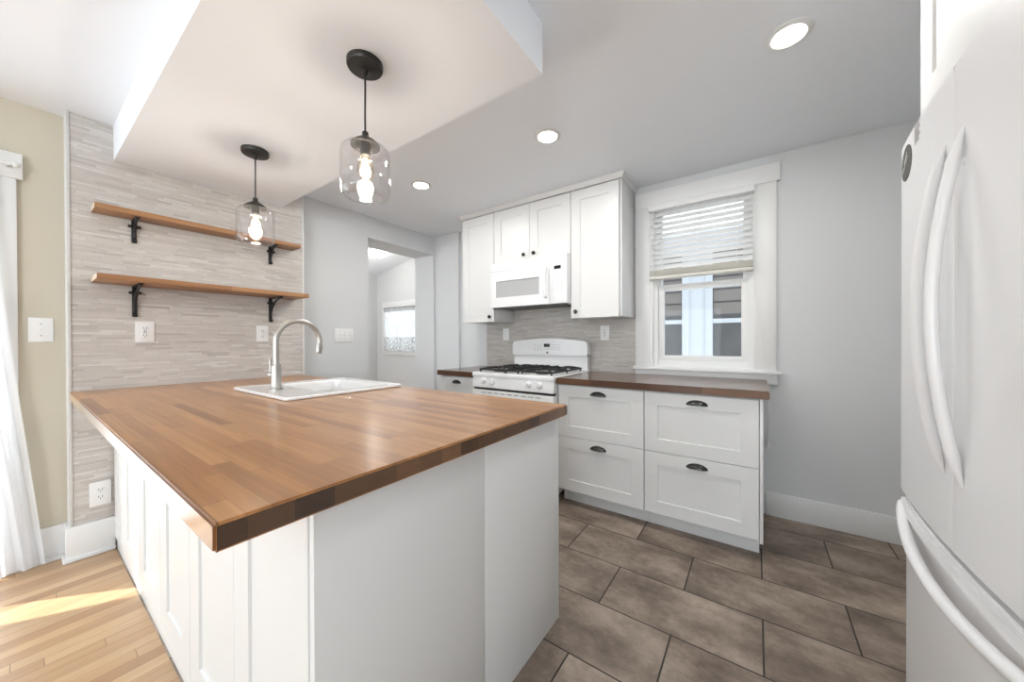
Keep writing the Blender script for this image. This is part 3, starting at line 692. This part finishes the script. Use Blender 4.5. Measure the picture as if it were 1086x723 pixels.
# faucet
fx, fy, fz = -2.075, 0.79, 0.9195
fc = thing('faucet', (fx, fy, fz), 'brushed nickel gooseneck faucet standing on the sink deck', 'faucet')
MB().lathe([(0.030, 0), (0.030, 0.005), (0.025, 0.008), (0.0225, 0.012), (0.0225, 0.125), (0.02, 0.128), (0.0155, 0.13)], (fx, fy, fz), 'z', 32).build('body', M['steel'], fc)
ra = 0.112; zc = 1.172
path = [(fx, fy, fz+0.125), (fx, fy, 1.08), (fx, fy, 1.13)]
for i in range(25):
    a = PI-(PI*1.04)*i/24; path.append((fx, fy+ra+ra*math.cos(a), zc+ra*math.sin(a)))
MB().tube(path, 0.0145, 18).build('spout', M['steel'], fc)
ex = path[-1]; hd = MB().tube([ex, (ex[0], ex[1]-0.003, ex[2]-0.012), (ex[0], ex[1]-0.006, ex[2]-0.05), (ex[0], ex[1]-0.007, ex[2]-0.057)], [0.0165, 0.0175, 0.0175, 0.015], 18).build('spray_head', M['steel'], fc)
MB().box(ex[0]-0.007, ex[0]+0.007, ex[1]+0.009, ex[1]+0.019, ex[2]-0.038, ex[2]-0.012, bev=0.003).build('button', M['mark'], hd)
lv = MB().tube([(fx-0.018, fy-0.005, fz+0.075), (fx-0.04, fy-0.011, fz+0.075)], 0.016, 16).tube([(fx-0.038, fy-0.012, fz+0.078), (fx-0.036, fy-0.014, fz+0.12), (fx-0.03, fy-0.016, fz+0.16)], [0.007, 0.006, 0.005], 10)
lv.build('lever', M['steel'], fc)

# ------------------------------------------------------------------ back run: base cabinets, worktops
YF = 2.268; mf = fmap('-y', YF)
def base_unit(x0, x1, label, rows, group='drawer cabinets along the window wall', panel=False):
    t = thing('base_cabinet', ((x0+x1)/2, 2.6, 0), label, 'cabinet', group)
    m = carcass(x0, x1, YF+0.001, YW-0.02, 0.1, CB-0.001); m.box(x0+.016, x1-.016, YF+0.001, YF+0.017, 0.1, CB-0.001); m.build('body', M['cab_in'], t)
    box(x0, x1, 2.343, 2.36, 0, 0.1).build('toe_kick', M['cab'], t)
    for z0, z1 in rows:
        d = shaker(mf, x0+0.0015, x1-0.0015, z0, z1, s=0.078, t=0.018).build('drawer', M['cab'], t)
        cup_pull(fmap('-y', YF-0.018), (x0+x1)/2, z1-0.057, 0.053 if x1-x0 > 0.5 else 0.05).build('handle', M['pull'], d, 'dark pewter cup handle')
    if panel:
        box(x1+0.0015, x1+0.0175, 2.25, YW-0.001, 0.095, CB-0.0005, bev=0.0008).build('side_panel', M['cab'], t)
R2 = ((0.108, 0.4865), (0.4895, 0.852))
base_unit(-2.395, -1.972, 'narrow white drawer cabinet left of the gas range', ((0.108, 0.335), (0.338, 0.62), (0.623, 0.852)))
base_unit(-1.172, -0.5765, 'white two drawer cabinet just right of the gas range', R2)
base_unit(-0.5745, 0.011, 'white two drawer cabinet at the far right end of the worktop, under the window', R2, panel=True)
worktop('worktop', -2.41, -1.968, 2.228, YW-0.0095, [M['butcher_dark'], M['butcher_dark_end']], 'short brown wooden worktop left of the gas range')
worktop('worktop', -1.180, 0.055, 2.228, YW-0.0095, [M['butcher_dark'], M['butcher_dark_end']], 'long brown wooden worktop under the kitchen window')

# ------------------------------------------------------------------ range
rx0, rx1 = -1.958, -1.186; rc = (rx0+rx1)/2
rg = thing('gas_range', (rc, 2.55, 0), 'white freestanding gas range with black grates between the wooden worktops', 'range')
box(rx0, rx1, 2.25, 2.87, 0.05, 0.875, bev=0.003).build('body', M['enamel'], rg)
for x in (rx0+0.05, rx1-0.05):
    for y in (2.3, 2.82): MB().lathe([(0.018, 0), (0.018, 0.05)], (x, y, 0.0), 'z', 12).build('foot', M['black'], rg)
cooktop = MB().box(rx0-0.002, rx1+0.002, 2.205, 2.87, 0.876, 0.912, bev=0.008, seg=3)
cooktop.build('cooktop', M['enamel'], rg)
# control panel (slightly sloped) with knobs
cp_ = MB().prism([(2.215, 0.876), (2.205, 0.79), (2.26, 0.79), (2.26, 0.876)], rx0+0.002, rx1-0.002, 'x', 0.002)
cp_.build('control_panel', M['enamel'], rg)
for kx, kz in ((-1.835, 0.845), (-1.745, 0.843), (-1.40, 0.842), (-1.305, 0.842)):
    k = MB().lathe([(0.026, 0.0), (0.026, -0.006), (0.021, -0.01), (0.019, -0.026), (0.014, -0.029), (0.0, -0.029)], (kx, 2.2135, kz), 'y', 24)
    k.box(kx-0.004, kx+0.004, 2.2135-0.037, 2.2135-0.02, kz-0.02, kz+0.02, bev=0.002); k.build('knob', M['plastic'], rg)
box(rx0+0.006, rx1-0.006, 2.225, 2.26, 0.772, 0.789).build('vent_gap', M['black'], rg)
od = MB().box(rx0+0.003, rx1-0.003, 2.205, 2.25, 0.20, 0.77, bev=0.006, seg=3).build('oven_door', M['enamel'], rg)
v = MB()
for k in range(9): v.box(rx0+0.10+k*0.065, rx0+0.145+k*0.065, 2.2035, 2.2055, 0.748, 0.752)
v.build('vent_slots', M['slot'], od)
hb = MB().tube([(rx0+0.06, 2.205, 0.705), (rx0+0.063, 2.175, 0.71), (rx0+0.09, 2.165, 0.71), (rx1-0.09, 2.165, 0.71), (rx1-0.063, 2.175, 0.71), (rx1-0.06, 2.205, 0.705)], 0.012, 12)
hb.build('handle', M['enamel'], od)
box(rx0+0.14, rx1-0.14, 2.2035, 2.206, 0.33, 0.60).build('oven_window', M['display'], od)
box(rx0+0.003, rx1-0.003, 2.21, 2.25, 0.055, 0.195, bev=0.005).build('storage_drawer', M['enamel'], rg)
# backguard with arched top
N_ = 24; arch = []
bgx0, bgx1 = rx0-0.004, rx1+0.004
def bg_outline():
    pts = [(bgx0+0.012, 1.035), (bgx1-0.012, 1.035), (bgx1, 1.05), (bgx1, 1.135), (bgx1-0.012, 1.158)]
    for i in range(N_+1):
        t = i/N_; x = bgx1-0.03+(bgx0+0.03-(bgx1-0.03))*t; pts.append((x, 1.166+0.026*math.sin(PI*t)))
    pts += [(bgx0+0.012, 1.158), (bgx0, 1.135), (bgx0, 1.05)]
    return pts
MB().prism(bg_outline(), 2.80, 2.885, 'y', 0.006).build('backguard', M['enamel'], rg)
box(rx0+0.004, rx1-0.004, 2.825, 2.885, 0.905, 1.032).build('back_riser', M['enamel'], rg)
box(rx0, rx1, 2.81, 2.885, 1.0305, 1.0365).build('shadow_gap', M['mark'], rg)
box(-1.607, -1.545, 2.7985, 2.801, 1.113, 1.143, bev=0.0008).build('display', M['display'], rg)
for cx, w_n, h_n in ((-1.668, 3, 3), (-1.485, 3, 3)):
    for i in range(w_n):
        for j in range(h_n): MB().box(cx-0.045+i*0.033, cx-0.045+i*0.033+0.022, 2.799, 2.8005, 1.085+j*0.022, 1.085+j*0.022+0.006).build('button', M['mark'], rg)
for i in range(3): MB().box(-1.61+i*0.03, -1.59+i*0.03, 2.799, 2.8005, 1.09, 1.096).build('button', M['mark'], rg)
lg = MB().lathe([(0.011, 0), (0.011, -0.0012), (0.009, -0.0012)], (-1.57, 2.7995, 1.062), 'y', 24).build('logo', M['markdk'], rg)
# burners and grates
for bx_, by_ in ((-1.78, 2.36), (-1.78, 2.66), (-1.365, 2.36), (-1.365, 2.66), (rc, 2.51)):
    MB().lathe([(0.055, 0), (0.05, 0.008), (0.035, 0.01), (0.038, 0.013), (0.036, 0.02), (0.0, 0.021)], (bx_, by_, 0.911), 'z', 24).build('burner', M['iron'], rg)
def grate(x0, x1, y0, y1, parent, n=1):
    m = MB(); z = 0.943; r = 0.0075
    def bar(a, b):
        A, B = Vector(a), Vector(b); m.tube([A, A*0.97+B*0.03, A*0.03+B*0.97, B], r, 8)
    for a, b in (((x0, y0), (x1, y0)), ((x1, y0), (x1, y1)), ((x1, y1), (x0, y1)), ((x0, y1), (x0, y0))): bar((*a, z-0.01), (*b, z-0.01))
    cx = (x0+x1)/2
    for cy in ((y0*0.75+y1*0.25), (y0*0.25+y1*0.75)):
        for k in range(4):
            a = PI/4+PI/2*k; ex_, ey = cx+math.copysign((x1-x0)/2, math.cos(a)), cy+math.copysign((y1-y0)/4, math.sin(a))
            pts = []
            for i in range(7):
                t = i/6; pts.append((ex_+(cx-ex_)*t*0.82, ey+(cy-ey)*t*0.82, z-0.012+0.018*math.sin(PI*min(1, t*1.1)*0.6)))
            m.tube(pts, r, 8)
        for s in (-1, 1):
            pts = [(cx+s*((x1-x0)/2)*(1-t*0.75), cy, z-0.01+0.014*math.sin(PI*t*0.7)) for t in [i/5 for i in range(6)]]; m.tube(pts, r, 8)
    bar((x0, (y0+y1)/2, z-0.01), (x1, (y0+y1)/2, z-0.01))
    for x in (x0+0.004, x1-0.004):
        for y in (y0+0.004, y1-0.004, (y0+y1)/2): m.tube([(x, y, z-0.01), (x, y, 0.9125)], 0.007, 8)
    m.build('grate', M['iron'], parent)
grate(-1.915, -1.650, 2.255, 2.775, rg); grate(-1.495, -1.228, 2.255, 2.775, rg)
m = MB()
for x in (-1.63, -1.573, -1.515): m.tube([(x, 2.24, 0.934), (x, 2.3, 0.95), (x, 2.72, 0.95), (x, 2.77, 0.934)], 0.0075, 8)
for y in (2.24, 2.42, 2.6, 2.77): m.tube([(-1.632, y, 0.934 if y in (2.24, 2.77) else 0.95), (-1.513, y, 0.934 if y in (2.24, 2.77) else 0.95)], 0.0075, 8)
for x in (-1.63, -1.515):
    for y in (2.24, 2.77): m.tube([(x, y, 0.934), (x, y, 0.9125)], 0.007, 8)
m.build('grate', M['iron'], rg)

# ------------------------------------------------------------------ wall cabinets
YU = 2.57; mu = fmap('-y', YU)
def wall_unit(x0, x1, z0, doors, label, knobs):
    t = thing('wall_cabinet', ((x0+x1)/2, 2.73, z0), label, 'cabinet', 'wall cabinets above the range')
    m = MB(); m.box(x0, x1, YU+0.001, YW-0.0105, z0, 2.362, bev=0.0008); m.build('body', M['cab'], t)
    for (a, b), kn in zip(doors, knobs):
        d = shaker(mu, a, b, z0-0.004, 2.355, s=0.078, t=0.019).build('door', M['cab'], t)
        knob(fmap('-y', YU-0.019), kn[0], kn[1]).build('knob', M['pull'], d, 'dark pewter round knob')
wall_unit(-2.388, -1.993, 1.352, ((-2.3865, -1.9945),), 'tall narrow white wall cabinet left of the microwave', ((-2.035, 1.395),))
wall_unit(-1.991, -1.217, 1.872, ((-1.9895, -1.6055), (-1.6025, -1.2185)), 'short two door white wall cabinet above the microwave', ((-1.655, 1.917), (-1.553, 1.917)))
wall_unit(-1.215, -0.812, 1.352, ((-1.2135, -0.829),), 'tall white wall cabinet right of the microwave beside the window', ((-1.168, 1.398),))
cr = MB(); 
for k_ in range(1):
    x0, x1, y0 = -2.392, -0.806, YU-0.019
    for lay in range(2):
        vs_ = []
        for zz, e in ((2.3625, 0.004), (2.370, 0.008), (2.388, 0.018), (2.3995, 0.022)):
            vs_ += [(x0-e, YW-0.001, zz), (x0-e, y0-e, zz), (x1+e, y0-e, zz), (x1+e, YW-0.001, zz)]
    fs = [(0, 1, 2, 3), (12, 13, 14, 15)]
    for k in range(3):
        for i in range(4): fs.append((4*k+i, 4*k+(i+1) % 4, 4*k+4+(i+1) % 4, 4*k+4+i))
    cr.quads(vs_, fs)
co_ = cr.build('crown_moulding', M['cab'], None, origin=(-1.6, 2.73, 2.3625)); tag(co_, 'white crown moulding along the top of the wall cabinets', 'moulding')

# ------------------------------------------------------------------ microwave
mw = thing('microwave', (-1.6, 2.68, 1.462), 'white over the range microwave mounted under the short wall cabinet', 'microwave')
mx0, mx1, mz0, mz1, myf = -1.985, -1.222, 1.468, 1.866, 2.505
box(mx0, mx1, myf+0.012, YW-0.0105, mz0, mz1, bev=0.004).build('body', M['enamel'], mw)
dz1 = 1.79
def frame_front(x0, x1, z0, z1, a0, a1, b0, b1, y0, y1):
    m = MB(); vs_ = []
    for y in (y0, y1):
        vs_ += [(x0, y, z0), (x1, y, z0), (x1, y, z1), (x0, y, z1), (a0, y, b0), (a1, y, b0), (a1, y, b1), (a0, y, b1)]
    fs = []
    for k in (0, 8):
        for i in range(4): fs.append((k+i, k+(i+1) % 4, k+4+(i+1) % 4, k+4+i))
    for i in range(4): fs.append((i, (i+1) % 4, 8+(i+1) % 4, 8+i)); fs.append((4+i, 4+(i+1) % 4, 12+(i+1) % 4, 12+i))
    return m.quads(vs_, fs)
dr = frame_front(mx0+0.002, -1.385, mz0+0.002, dz1, -1.925, -1.475, 1.557, 1.700, myf-0.012, myf+0.012)
dr = dr.build('door', M['enamel'], mw)
box(-1.925, -1.475, myf-0.004, myf+0.01, 1.557, 1.700).build('window', M['mwglass'], dr, 'grey tinted door window')
MB().tube([(-1.407, myf-0.012, 1.762), (-1.407, myf-0.035, 1.755), (-1.407, myf-0.04, 1.73), (-1.407, myf-0.04, 1.555), (-1.407, myf-0.035, 1.53), (-1.407, myf-0.012, 1.522)], 0.013, 14, (1.0, 0.7)).build('handle', M['enamel'], dr)
box(mx0+0.002, -1.385, myf-0.010, myf+0.012, dz1+0.002, mz1, bev=0.002).build('top_vent_panel', M['enamel'], mw)
box(-1.382, mx1, myf-0.011, myf+0.012, mz0+0.002, mz1, bev=0.002).build('control_panel', M['enamel'], mw)
box(-1.335, -1.275, myf-0.0125, myf-0.010, 1.745, 1.772).build('display', M['display'], mw)
for i in range(4):
    for j in range(8):
        if j == 5: continue
        MB().box(-1.352+i*0.026, -1.352+i*0.026+0.015, myf-0.0118, myf-0.0105, 1.56+j*0.021, 1.56+j*0.021+0.008).build('button', M['mark'], mw)
lo = MB().lathe([(0.014, 0), (0.014, -0.0015), (0.0115, -0.0015), (0.0115, 0.0)], (-1.632, myf-0.0095, 1.832), 'y', 28, cap=False).build('logo', M['mark'], mw)
text_mesh('GE', 0.015, M['mark'], mw, (-1.632, myf-0.0103, 1.832), (PI/2, 0, 0), 'logo_lettering')
vn = MB().box(mx0+0.05, -1.65, 2.53, 2.72, mz0-0.006, mz0+0.001).box(-1.56, mx1-0.05, 2.53, 2.72, mz0-0.006, mz0+0.001)
for k in range(12): vn.box(mx0+0.05, mx1-0.05, 2.53+k*0.016, 2.537+k*0.016, mz0-0.009, mz0-0.004)
vn.build('vent_grille', M['filter'], mw)
box(mx0+0.01, mx1-0.01, 2.515, 2.525, mz0-0.012, mz0+0.002).build('lower_lip', M['filter'], mw)

# ------------------------------------------------------------------ wall plates
def plate(name, face, at, u0, u1, z0, z1, label, cat, kind, group=None):
    mp = fmap(face, at); c = mp((u0+u1)/2, 0, (z0+z1)/2)
    t = thing(name, c, label, cat, group)
    def b(a0, a1, n0, n1, b0, b1, bev=0.0):
        p, q = mp(a0, n0, b0), mp(a1, n1, b1)
        return (min(p[0], q[0]), max(p[0], q[0]), min(p[1], q[1]), max(p[1], q[1]), min(p[2], q[2]), max(p[2], q[2]))
    MB().box(*b(u0, u1, 0.0002, 0.006, z0, z1), bev=0.002).build('plate', M['plastic'], t)
    um, zm = (u0+u1)/2, (z0+z1)/2
    if kind == 'outlet':
        for dz in (-0.020, 0.020):
            s = MB().box(*b(um-0.0165, um+0.0165, 0.004, 0.0078, zm+dz-0.0145, zm+dz+0.0145), bev=0.0015).build('socket', M['plastic'], t)
            sl_ = MB()
            for du in (-0.0065, 0.0065): sl_.box(*b(um+du-0.0012, um+du+0.0012, 0.0074, 0.0082, zm+dz-0.002, zm+dz+0.0075))
            sl_.box(*b(um-0.0022, um+0.0022, 0.0074, 0.0082, zm+dz-0.0105, zm+dz-0.006)); sl_.build('slots', M['slot'], s)
    elif kind == 'gfci':
        s = MB().box(*b(um-0.0165, um+0.0165, 0.004, 0.008, zm-0.033, zm+0.033), bev=0.0015).build('socket', M['plastic'], t)
        sl_ = MB()
        for dz in (-0.021, 0.021):
            for du in (-0.0065, 0.0065): sl_.box(*b(um+du-0.0012, um+du+0.0012, 0.0076, 0.0084, zm+dz-0.002, zm+dz+0.0075))
            sl_.box(*b(um-0.0022, um+0.0022, 0.0076, 0.0084, zm+dz-0.0105, zm+dz-0.006))
        sl_.build('slots', M['slot'], s)
        for dz in (-0.004, 0.004): MB().box(*b(um-0.007, um+0.007, 0.0075, 0.0092, zm+dz-0.0026, zm+dz+0.0026)).build('button', M['slot_lt'], s)
    else:
        n = kind; w = 0.046
        for k in range(n):
            uc = um+(k-(n-1)/2)*w
            s = MB().box(*b(uc-0.0055, uc+0.0055, 0.005, 0.007, zm-0.012, zm+0.012)).box(*b(uc-0.004, uc+0.004, 0.006, 0.015, zm-0.001, zm+0.009), bev=0.0015)
            s.build('toggle', M['plastic'], t)
        for k in range(n):
            uc = um+(k-(n-1)/2)*w
            for dz in (-0.030, 0.030): MB().box(*b(uc-0.003, uc+0.003, 0.0055, 0.0066, zm+dz-0.003, zm+dz+0.003), bev=0.0005).build('screw', M['slot_lt'], t)
plate('outlet', '+x', XT, 0.405, 0.487, 1.168, 1.292, 'white wall outlet on the mosaic below the left shelf bracket', 'outlet', 'gfci')
plate('outlet', '+x', XT, 1.014, 1.090, 1.170, 1.288, 'white wall outlet on the mosaic behind the faucet', 'outlet', 'outlet')
plate('outlet', '+x', XT, 0.228, 0.308, 0.262, 0.395, 'white wall outlet low on the mosaic below the island top', 'outlet', 'outlet')
plate('light_switch', '+x', XG, 1.662, 1.842, 1.163, 1.289, 'white triple toggle switch plate on the grey wall by the hall opening', 'light switch', 3)
plate('light_switch', '+x', -3.10, 0.038, 0.118, 1.172, 1.300, 'white single toggle switch plate on the tan wall', 'light switch', 1)
plate('light_switch', '-y', YW-0.009, -2.14, -2.065, 1.175, 1.297, 'white wall plate on the splashback left of the range', 'light switch', 1)
plate('outlet', '-y', YW-0.009, -1.100, -1.02, 1.172, 1.297, 'white wall outlet on the splashback right of the range', 'outlet', 'gfci')

# ------------------------------------------------------------------ shelves with brackets
def shelf(name, y0, y1, x1, z0, z1, label, group, drop=0.175):
    t = thing(name, (XT, (y0+y1)/2, z0), label, 'shelf', group)
    m = MB(); m.box(XT+0.0005, x1, y0, y1, z0, z1, bev=0.002)
    m.bm.faces.ensure_lookup_table()
    for f in m.bm.faces:
        f.normal_update()
        if abs(f.normal.y) > 0.9: f.material_index = 1
    m.build('board', [M['shelf'], M['shelf_end']], t)
    for by in (0.405, 1.105):
        w = 0.011; D = (x1-XT)*0.82
        b = MB().box(XT+0.0005, XT+0.006, by-w, by+w, z0-drop, z0-0.001, bev=0.002)
        b.box(XT+0.0005, XT+D, by-w, by+w, z0-0.006, z0-0.0005, bev=0.002)
        pts = []
        for i in range(13):
            a = PI/2*i/12; pts.append((XT+0.012+(D-0.02)*(1-math.cos(a)), by, z0-drop*0.83+(drop*0.83-0.01)*math.sin(a)))
        b.tube(pts, 0.0065, 10, (1.1, 0.8))
        b.lathe([(0.0105, 0), (0.0105, 0.02)], (XT+0.011, by-0.01, z0-drop+0.005), 'y', 14)
        b.lathe([(0.0, -0.017), (0.012, -0.014), (0.012, 0.014), (0.0, 0.017)], (XT+0.02, by, z0-0.04), 'y', 14)
        b.lathe([(0.007, -0.026), (0.010, -0.022), (0.007, -0.017), (0.007, 0.017), (0.010, 0.022), (0.007, 0.026)], (XT+0.02, by, z0-0.04), 'y', 12)
        b.build('bracket', M['black'], t, 'black curled iron bracket')
shelf('wall_shelf', 0.24, 1.270, XT+0.248, 1.498, 1.526, 'lower wooden wall shelf on black brackets, just above the outlets', 'wall shelves')
shelf('wall_shelf', 0.243, 1.262, XT+0.145, 1.884, 1.912, 'upper wooden wall shelf on black brackets, behind the small pendant', 'wall shelves', 0.128)

# ------------------------------------------------------------------ pendants
def pendant(x, y, label):
    t = thing('pendant_light', (x, y, ZS), label, 'pendant light', 'glass pendant lights over the island')
    MB().lathe([(0.063, 0), (0.063, -0.016), (0.060, -0.021), (0.02, -0.024), (0.01, -0.026), (0.009, -0.045), (0.004, -0.048)], (x, y, ZS-0.0005), 'z', 40).build('canopy', M['bronze'], t)
    zc = 1.945
    MB().tube([(x, y, ZS-0.04), (x+0.001, y, 2.1), (x-0.001, y, 2.0), (x, y, zc-0.002)], 0.0034, 10).build('cord', M['black'], t)
    MB().lathe([(0.008, 0.004), (0.011, 0.0), (0.012, -0.012), (0.018, -0.02), (0.038, -0.032), (0.050, -0.044), (0.051, -0.052), (0.045, -0.052), (0.03, -0.035), (0.01, -0.03)], (x, y, zc), 'z', 40).build('cap', M['bronze'], t)
    zg = zc-0.052; R_ = 0.0865
    prof = [(0.0505, 0.002), (0.060, -0.001), (0.074, -0.006), (0.083, -0.016), (R_, -0.032), (R_, -0.165), (0.084, -0.178), (0.076, -0.187), (0.06, -0.190)]
    inner = [(r-0.0025, h-(0.002 if k < 3 else 0)) for k, (r, h) in enumerate(prof)][::-1]
    MB().lathe(prof+[(0.0595, -0.188)]+inner[1:], (x, y, zg), 'z', 56, cap=False).build('glass_shade', M['shade'], t, 'clear glass jar shade')
    MB().lathe([(0.018, 0.012), (0.018, -0.03), (0.015, -0.034)], (x, y, zg), 'z', 24).build('socket', M['bronze'], t)
    bu = MB().lathe([(0.013, -0.032), (0.016, -0.045), (0.027, -0.068), (0.0305, -0.088), (0.026, -0.108), (0.013, -0.122), (0.0, -0.125)], (x, y, zg), 'z', 28).build('bulb', M['bulb_glass'], t)
    fl = MB()
    for k in range(5):
        a = 2*PI*k/5; fl.tube([(x+0.006*math.cos(a), y+0.006*math.sin(a), zg-0.045), (x+0.012*math.cos(a+0.5), y+0.012*math.sin(a+0.5), zg-0.075), (x+0.007*math.cos(a+1), y+0.007*math.sin(a+1), zg-0.107)], 0.0013, 6)
    fl.build('filament', M['bulb_glow'], bu, 'glowing filament')
    light('pendant_bulb_light', 'POINT', (x, y, zg-0.085), 2.9, (1.0, 0.97, 0.93), shadow_soft_size=0.03)
pendant(-1.191, 0.752, 'clear glass pendant nearer the camera, above the middle of the island top')
pendant(-2.222, 0.752, 'clear glass pendant farther back, in front of the wooden shelves')

# ------------------------------------------------------------------ recessed lights
for (x, y, lab) in ((0.105, 1.80, 'round recessed ceiling light at the upper right, nearest the fridge'), (-1.03, 1.845, 'round recessed ceiling light in the middle, in front of the wall cabinets'), (-2.165, 1.845, 'round recessed ceiling light farthest left, near the hall opening')):
    t = thing('recessed_light', (x, y, CEIL), lab, 'recessed light', 'recessed ceiling lights')
    MB().lathe([(0.080, 0.0), (0.080, -0.003), (0.062, -0.008), (0.056, -0.006), (0.054, 0.0)], (x, y, CEIL-0.0003), 'z', 48).build('trim_ring', M['trim'], t)
    MB().lathe([(0.0555, -0.0005), (0.0555, -0.0068), (0.03, -0.0075), (0.0, -0.0078)], (x, y, CEIL-0.0005), 'z', 40).build('lens', M['can_glow'], t)
    light('recessed_lamp_light', 'AREA', (x, y, CEIL-0.012), 5.2, (1.0, 0.985, 0.96), (0, 0, -1), shape='DISK', size=0.11)

# ------------------------------------------------------------------ refrigerator
FY0, FY1, FYC = 0.728, 1.598, 1.163
def fxs(y): return 0.347+0.021*((y-1.195)/0.40)**2
fr = thing('refrigerator', (0.75, FYC, 0), 'glossy white french door refrigerator with bottom freezer drawer', 'refrigerator')
box(0.425, 1.10, FY0+0.004, FY1-0.004, 0.03, 1.745, bev=0.006).build('body', M['fridge_side'], fr)
for x in (0.5, 1.05):
    for y in (FY0+0.06, FY1-0.06): MB().lathe([(0.02, 0), (0.02, 0.03)], (x, y, 0), 'z', 14).build('foot', M['black'], fr)
def door_outline(y0, y1, ra0, ra1, back=0.418):
    pts = []
    n = 20
    # rounded corner at y0
    for i in range(7):
        a = PI/2*i/6; pts.append((fxs(y0)+ra0-ra0*math.sin(a)+0.0, y0+ra0-ra0*math.cos(a)))
    for i in range(1, n): y = y0+ra0+(y1-ra1-y0-ra0)*i/n; pts.append((fxs(y), y))
    for i in range(7):
        a = PI/2*i/6; pts.append((fxs(y1)+ra1-ra1*math.cos(a), y1-ra1+ra1*math.sin(a)))
    pts += [(back, y1), (back, y0)]
    return pts
for y0, y1, r0_, r1_, hy in ((1.1635, FY1, 0.002, 0.014, 1.204), (FY0, 1.1625, 0.014, 0.002, 1.119)):
    d = MB().prism(door_outline(y0, y1, r0_, r1_), 0.706, 1.76, 'z', 0.005, True).build('door', M['fridge'], fr)
    zt_, zb_ = 1.616, 0.852; pts = []; rr_ = []
    for i in range(41):
        t = i/40; z = zt_+(zb_-zt_)*t; b = math.sin(PI*t)**0.8
        pts.append((fxs(hy)+0.004-0.048*b, hy, z)); e = min(1.0, math.sin(PI*t)*3+0.12); rr_.append(0.011*e)
    hm = MB().tube(pts, rr_, 16, (1.0, 0.75) if False else (0.95, 0.95)); hm.build('handle', M['fridge'], d)
    sc_ = MB().lathe([(0.0045, 0.0), (0.004, -0.001), (0, -0.001)], (fxs(hy)-0.024, hy+0.004, 1.50), 'x', 12)
# freezer drawer: lip on top, recessed front
fd_out = door_outline(FY0, FY1, 0.014, 0.014)
fz_ = MB().prism([(p[0]+(0.012 if p[0] < 0.41 else 0), p[1]) for p in fd_out], 0.075, 0.665, 'z', 0.005, True)
fz_.prism(fd_out, 0.640, 0.688, 'z', 0.010, True)
fzo = fz_.build('freezer_drawer', M['fridge'], fr)
pts = []
for i in range(49):
    t = i/48; y = FY1-0.018+(FY0+0.018-(FY1-0.018))*t; b = math.sin(PI*t)**0.75
    pts.append((fxs(y)+0.006-0.030*b, y, 0.662-0.050*b))
MB().tube(pts, [0.0135]*49, 18, (1.0, 1.0)).build('handle', M['fridge'], fzo)
box(0.38, 0.43, FY0+0.01, FY1-0.01, 0.02, 0.07, bev=0.003).build('kick_grille', M['mark'], fr)
for y in (FY0+0.03, FY1-0.06): MB().box(0.40, 0.52, y, y+0.035, 1.7455, 1.765, bev=0.004).build('hinge_cover', M['fridge_side'], fr)
# badge and sticker laid on the curved door
def decal(pts_yz, off=0.0012):
    m = MB(); n = len(pts_yz)
    m.quads([(fxs(y)-off, y, z) for y, z in pts_yz]+[(fxs(y)+0.001, y, z) for y, z in pts_yz], [tuple(range(n)), tuple(range(n, 2*n))]+[(i, (i+1) % n, n+(i+1) % n, n+i) for i in range(n)]); return m
def stroke(m, pl, w, off):
    for (a, b), (c, d_) in zip(pl, pl[1:]):
        L_ = math.hypot(c-a, d_-b) or 1; nx, nz = -(d_-b)/L_*w, (c-a)/L_*w
        q = [(a+nx, b+nz), (c+nx, d_+nz), (c-nx, d_-nz), (a-nx, b-nz)]
        m.quads([(fxs(y)-off, y, z) for y, z in q]+[(fxs(y)-off+0.0006, y, z) for y, z in q], [(0, 1, 2, 3), (4, 5, 6, 7), (0, 1, 5, 4), (1, 2, 6, 5), (2, 3, 7, 6), (3, 0, 4, 7)])
bd = decal([(1.503+0.060*math.cos(2*PI*i/32), 1.686+0.0495*math.sin(2*PI*i/32)) for i in range(32)]).build('badge', M['badge'], fr, 'round dark grey badge sticker')
bm_ = MB()
stroke(bm_, [(1.545-0.005*k, 1.672+0.002*k+(0.004 if k % 2 else -0.004)) for k in range(14)], 0.0014, 0.0019)
stroke(bm_, [(1.522-0.004*k, 1.690+0.003*k+(0.006 if k % 2 else -0.006)) for k in range(8)], 0.0016, 0.0019)
bm_.build('badge_print', M['badge_mark'], bd)
st_ = MB()
for k in range(9): stroke(st_, [(1.418-0.004*(k % 2), 1.752-0.0062*k), (1.368+0.006*((k*5) % 3), 1.752-0.0062*k)], 0.0013, 0.0012)
st_.build('sticker_print', M['mark'], fr)

# cabinet over the refrigerator
oc = thing('wall_cabinet', (0.8, 1.15, 1.80), 'white shaker cabinet above the refrigerator', 'cabinet')
box(0.441, XR-0.002, 0.69, 1.640, 1.80, 2.39, bev=0.001).build('body', M['cab'], oc)
mo = fmap('-x', 0.44)
for a, b in ((1.166, 1.640), (0.69, 1.163)):
    d = shaker(mo, a, b, 1.86, 2.385, s=0.09, t=0.019).build('door', M['cab'], oc)
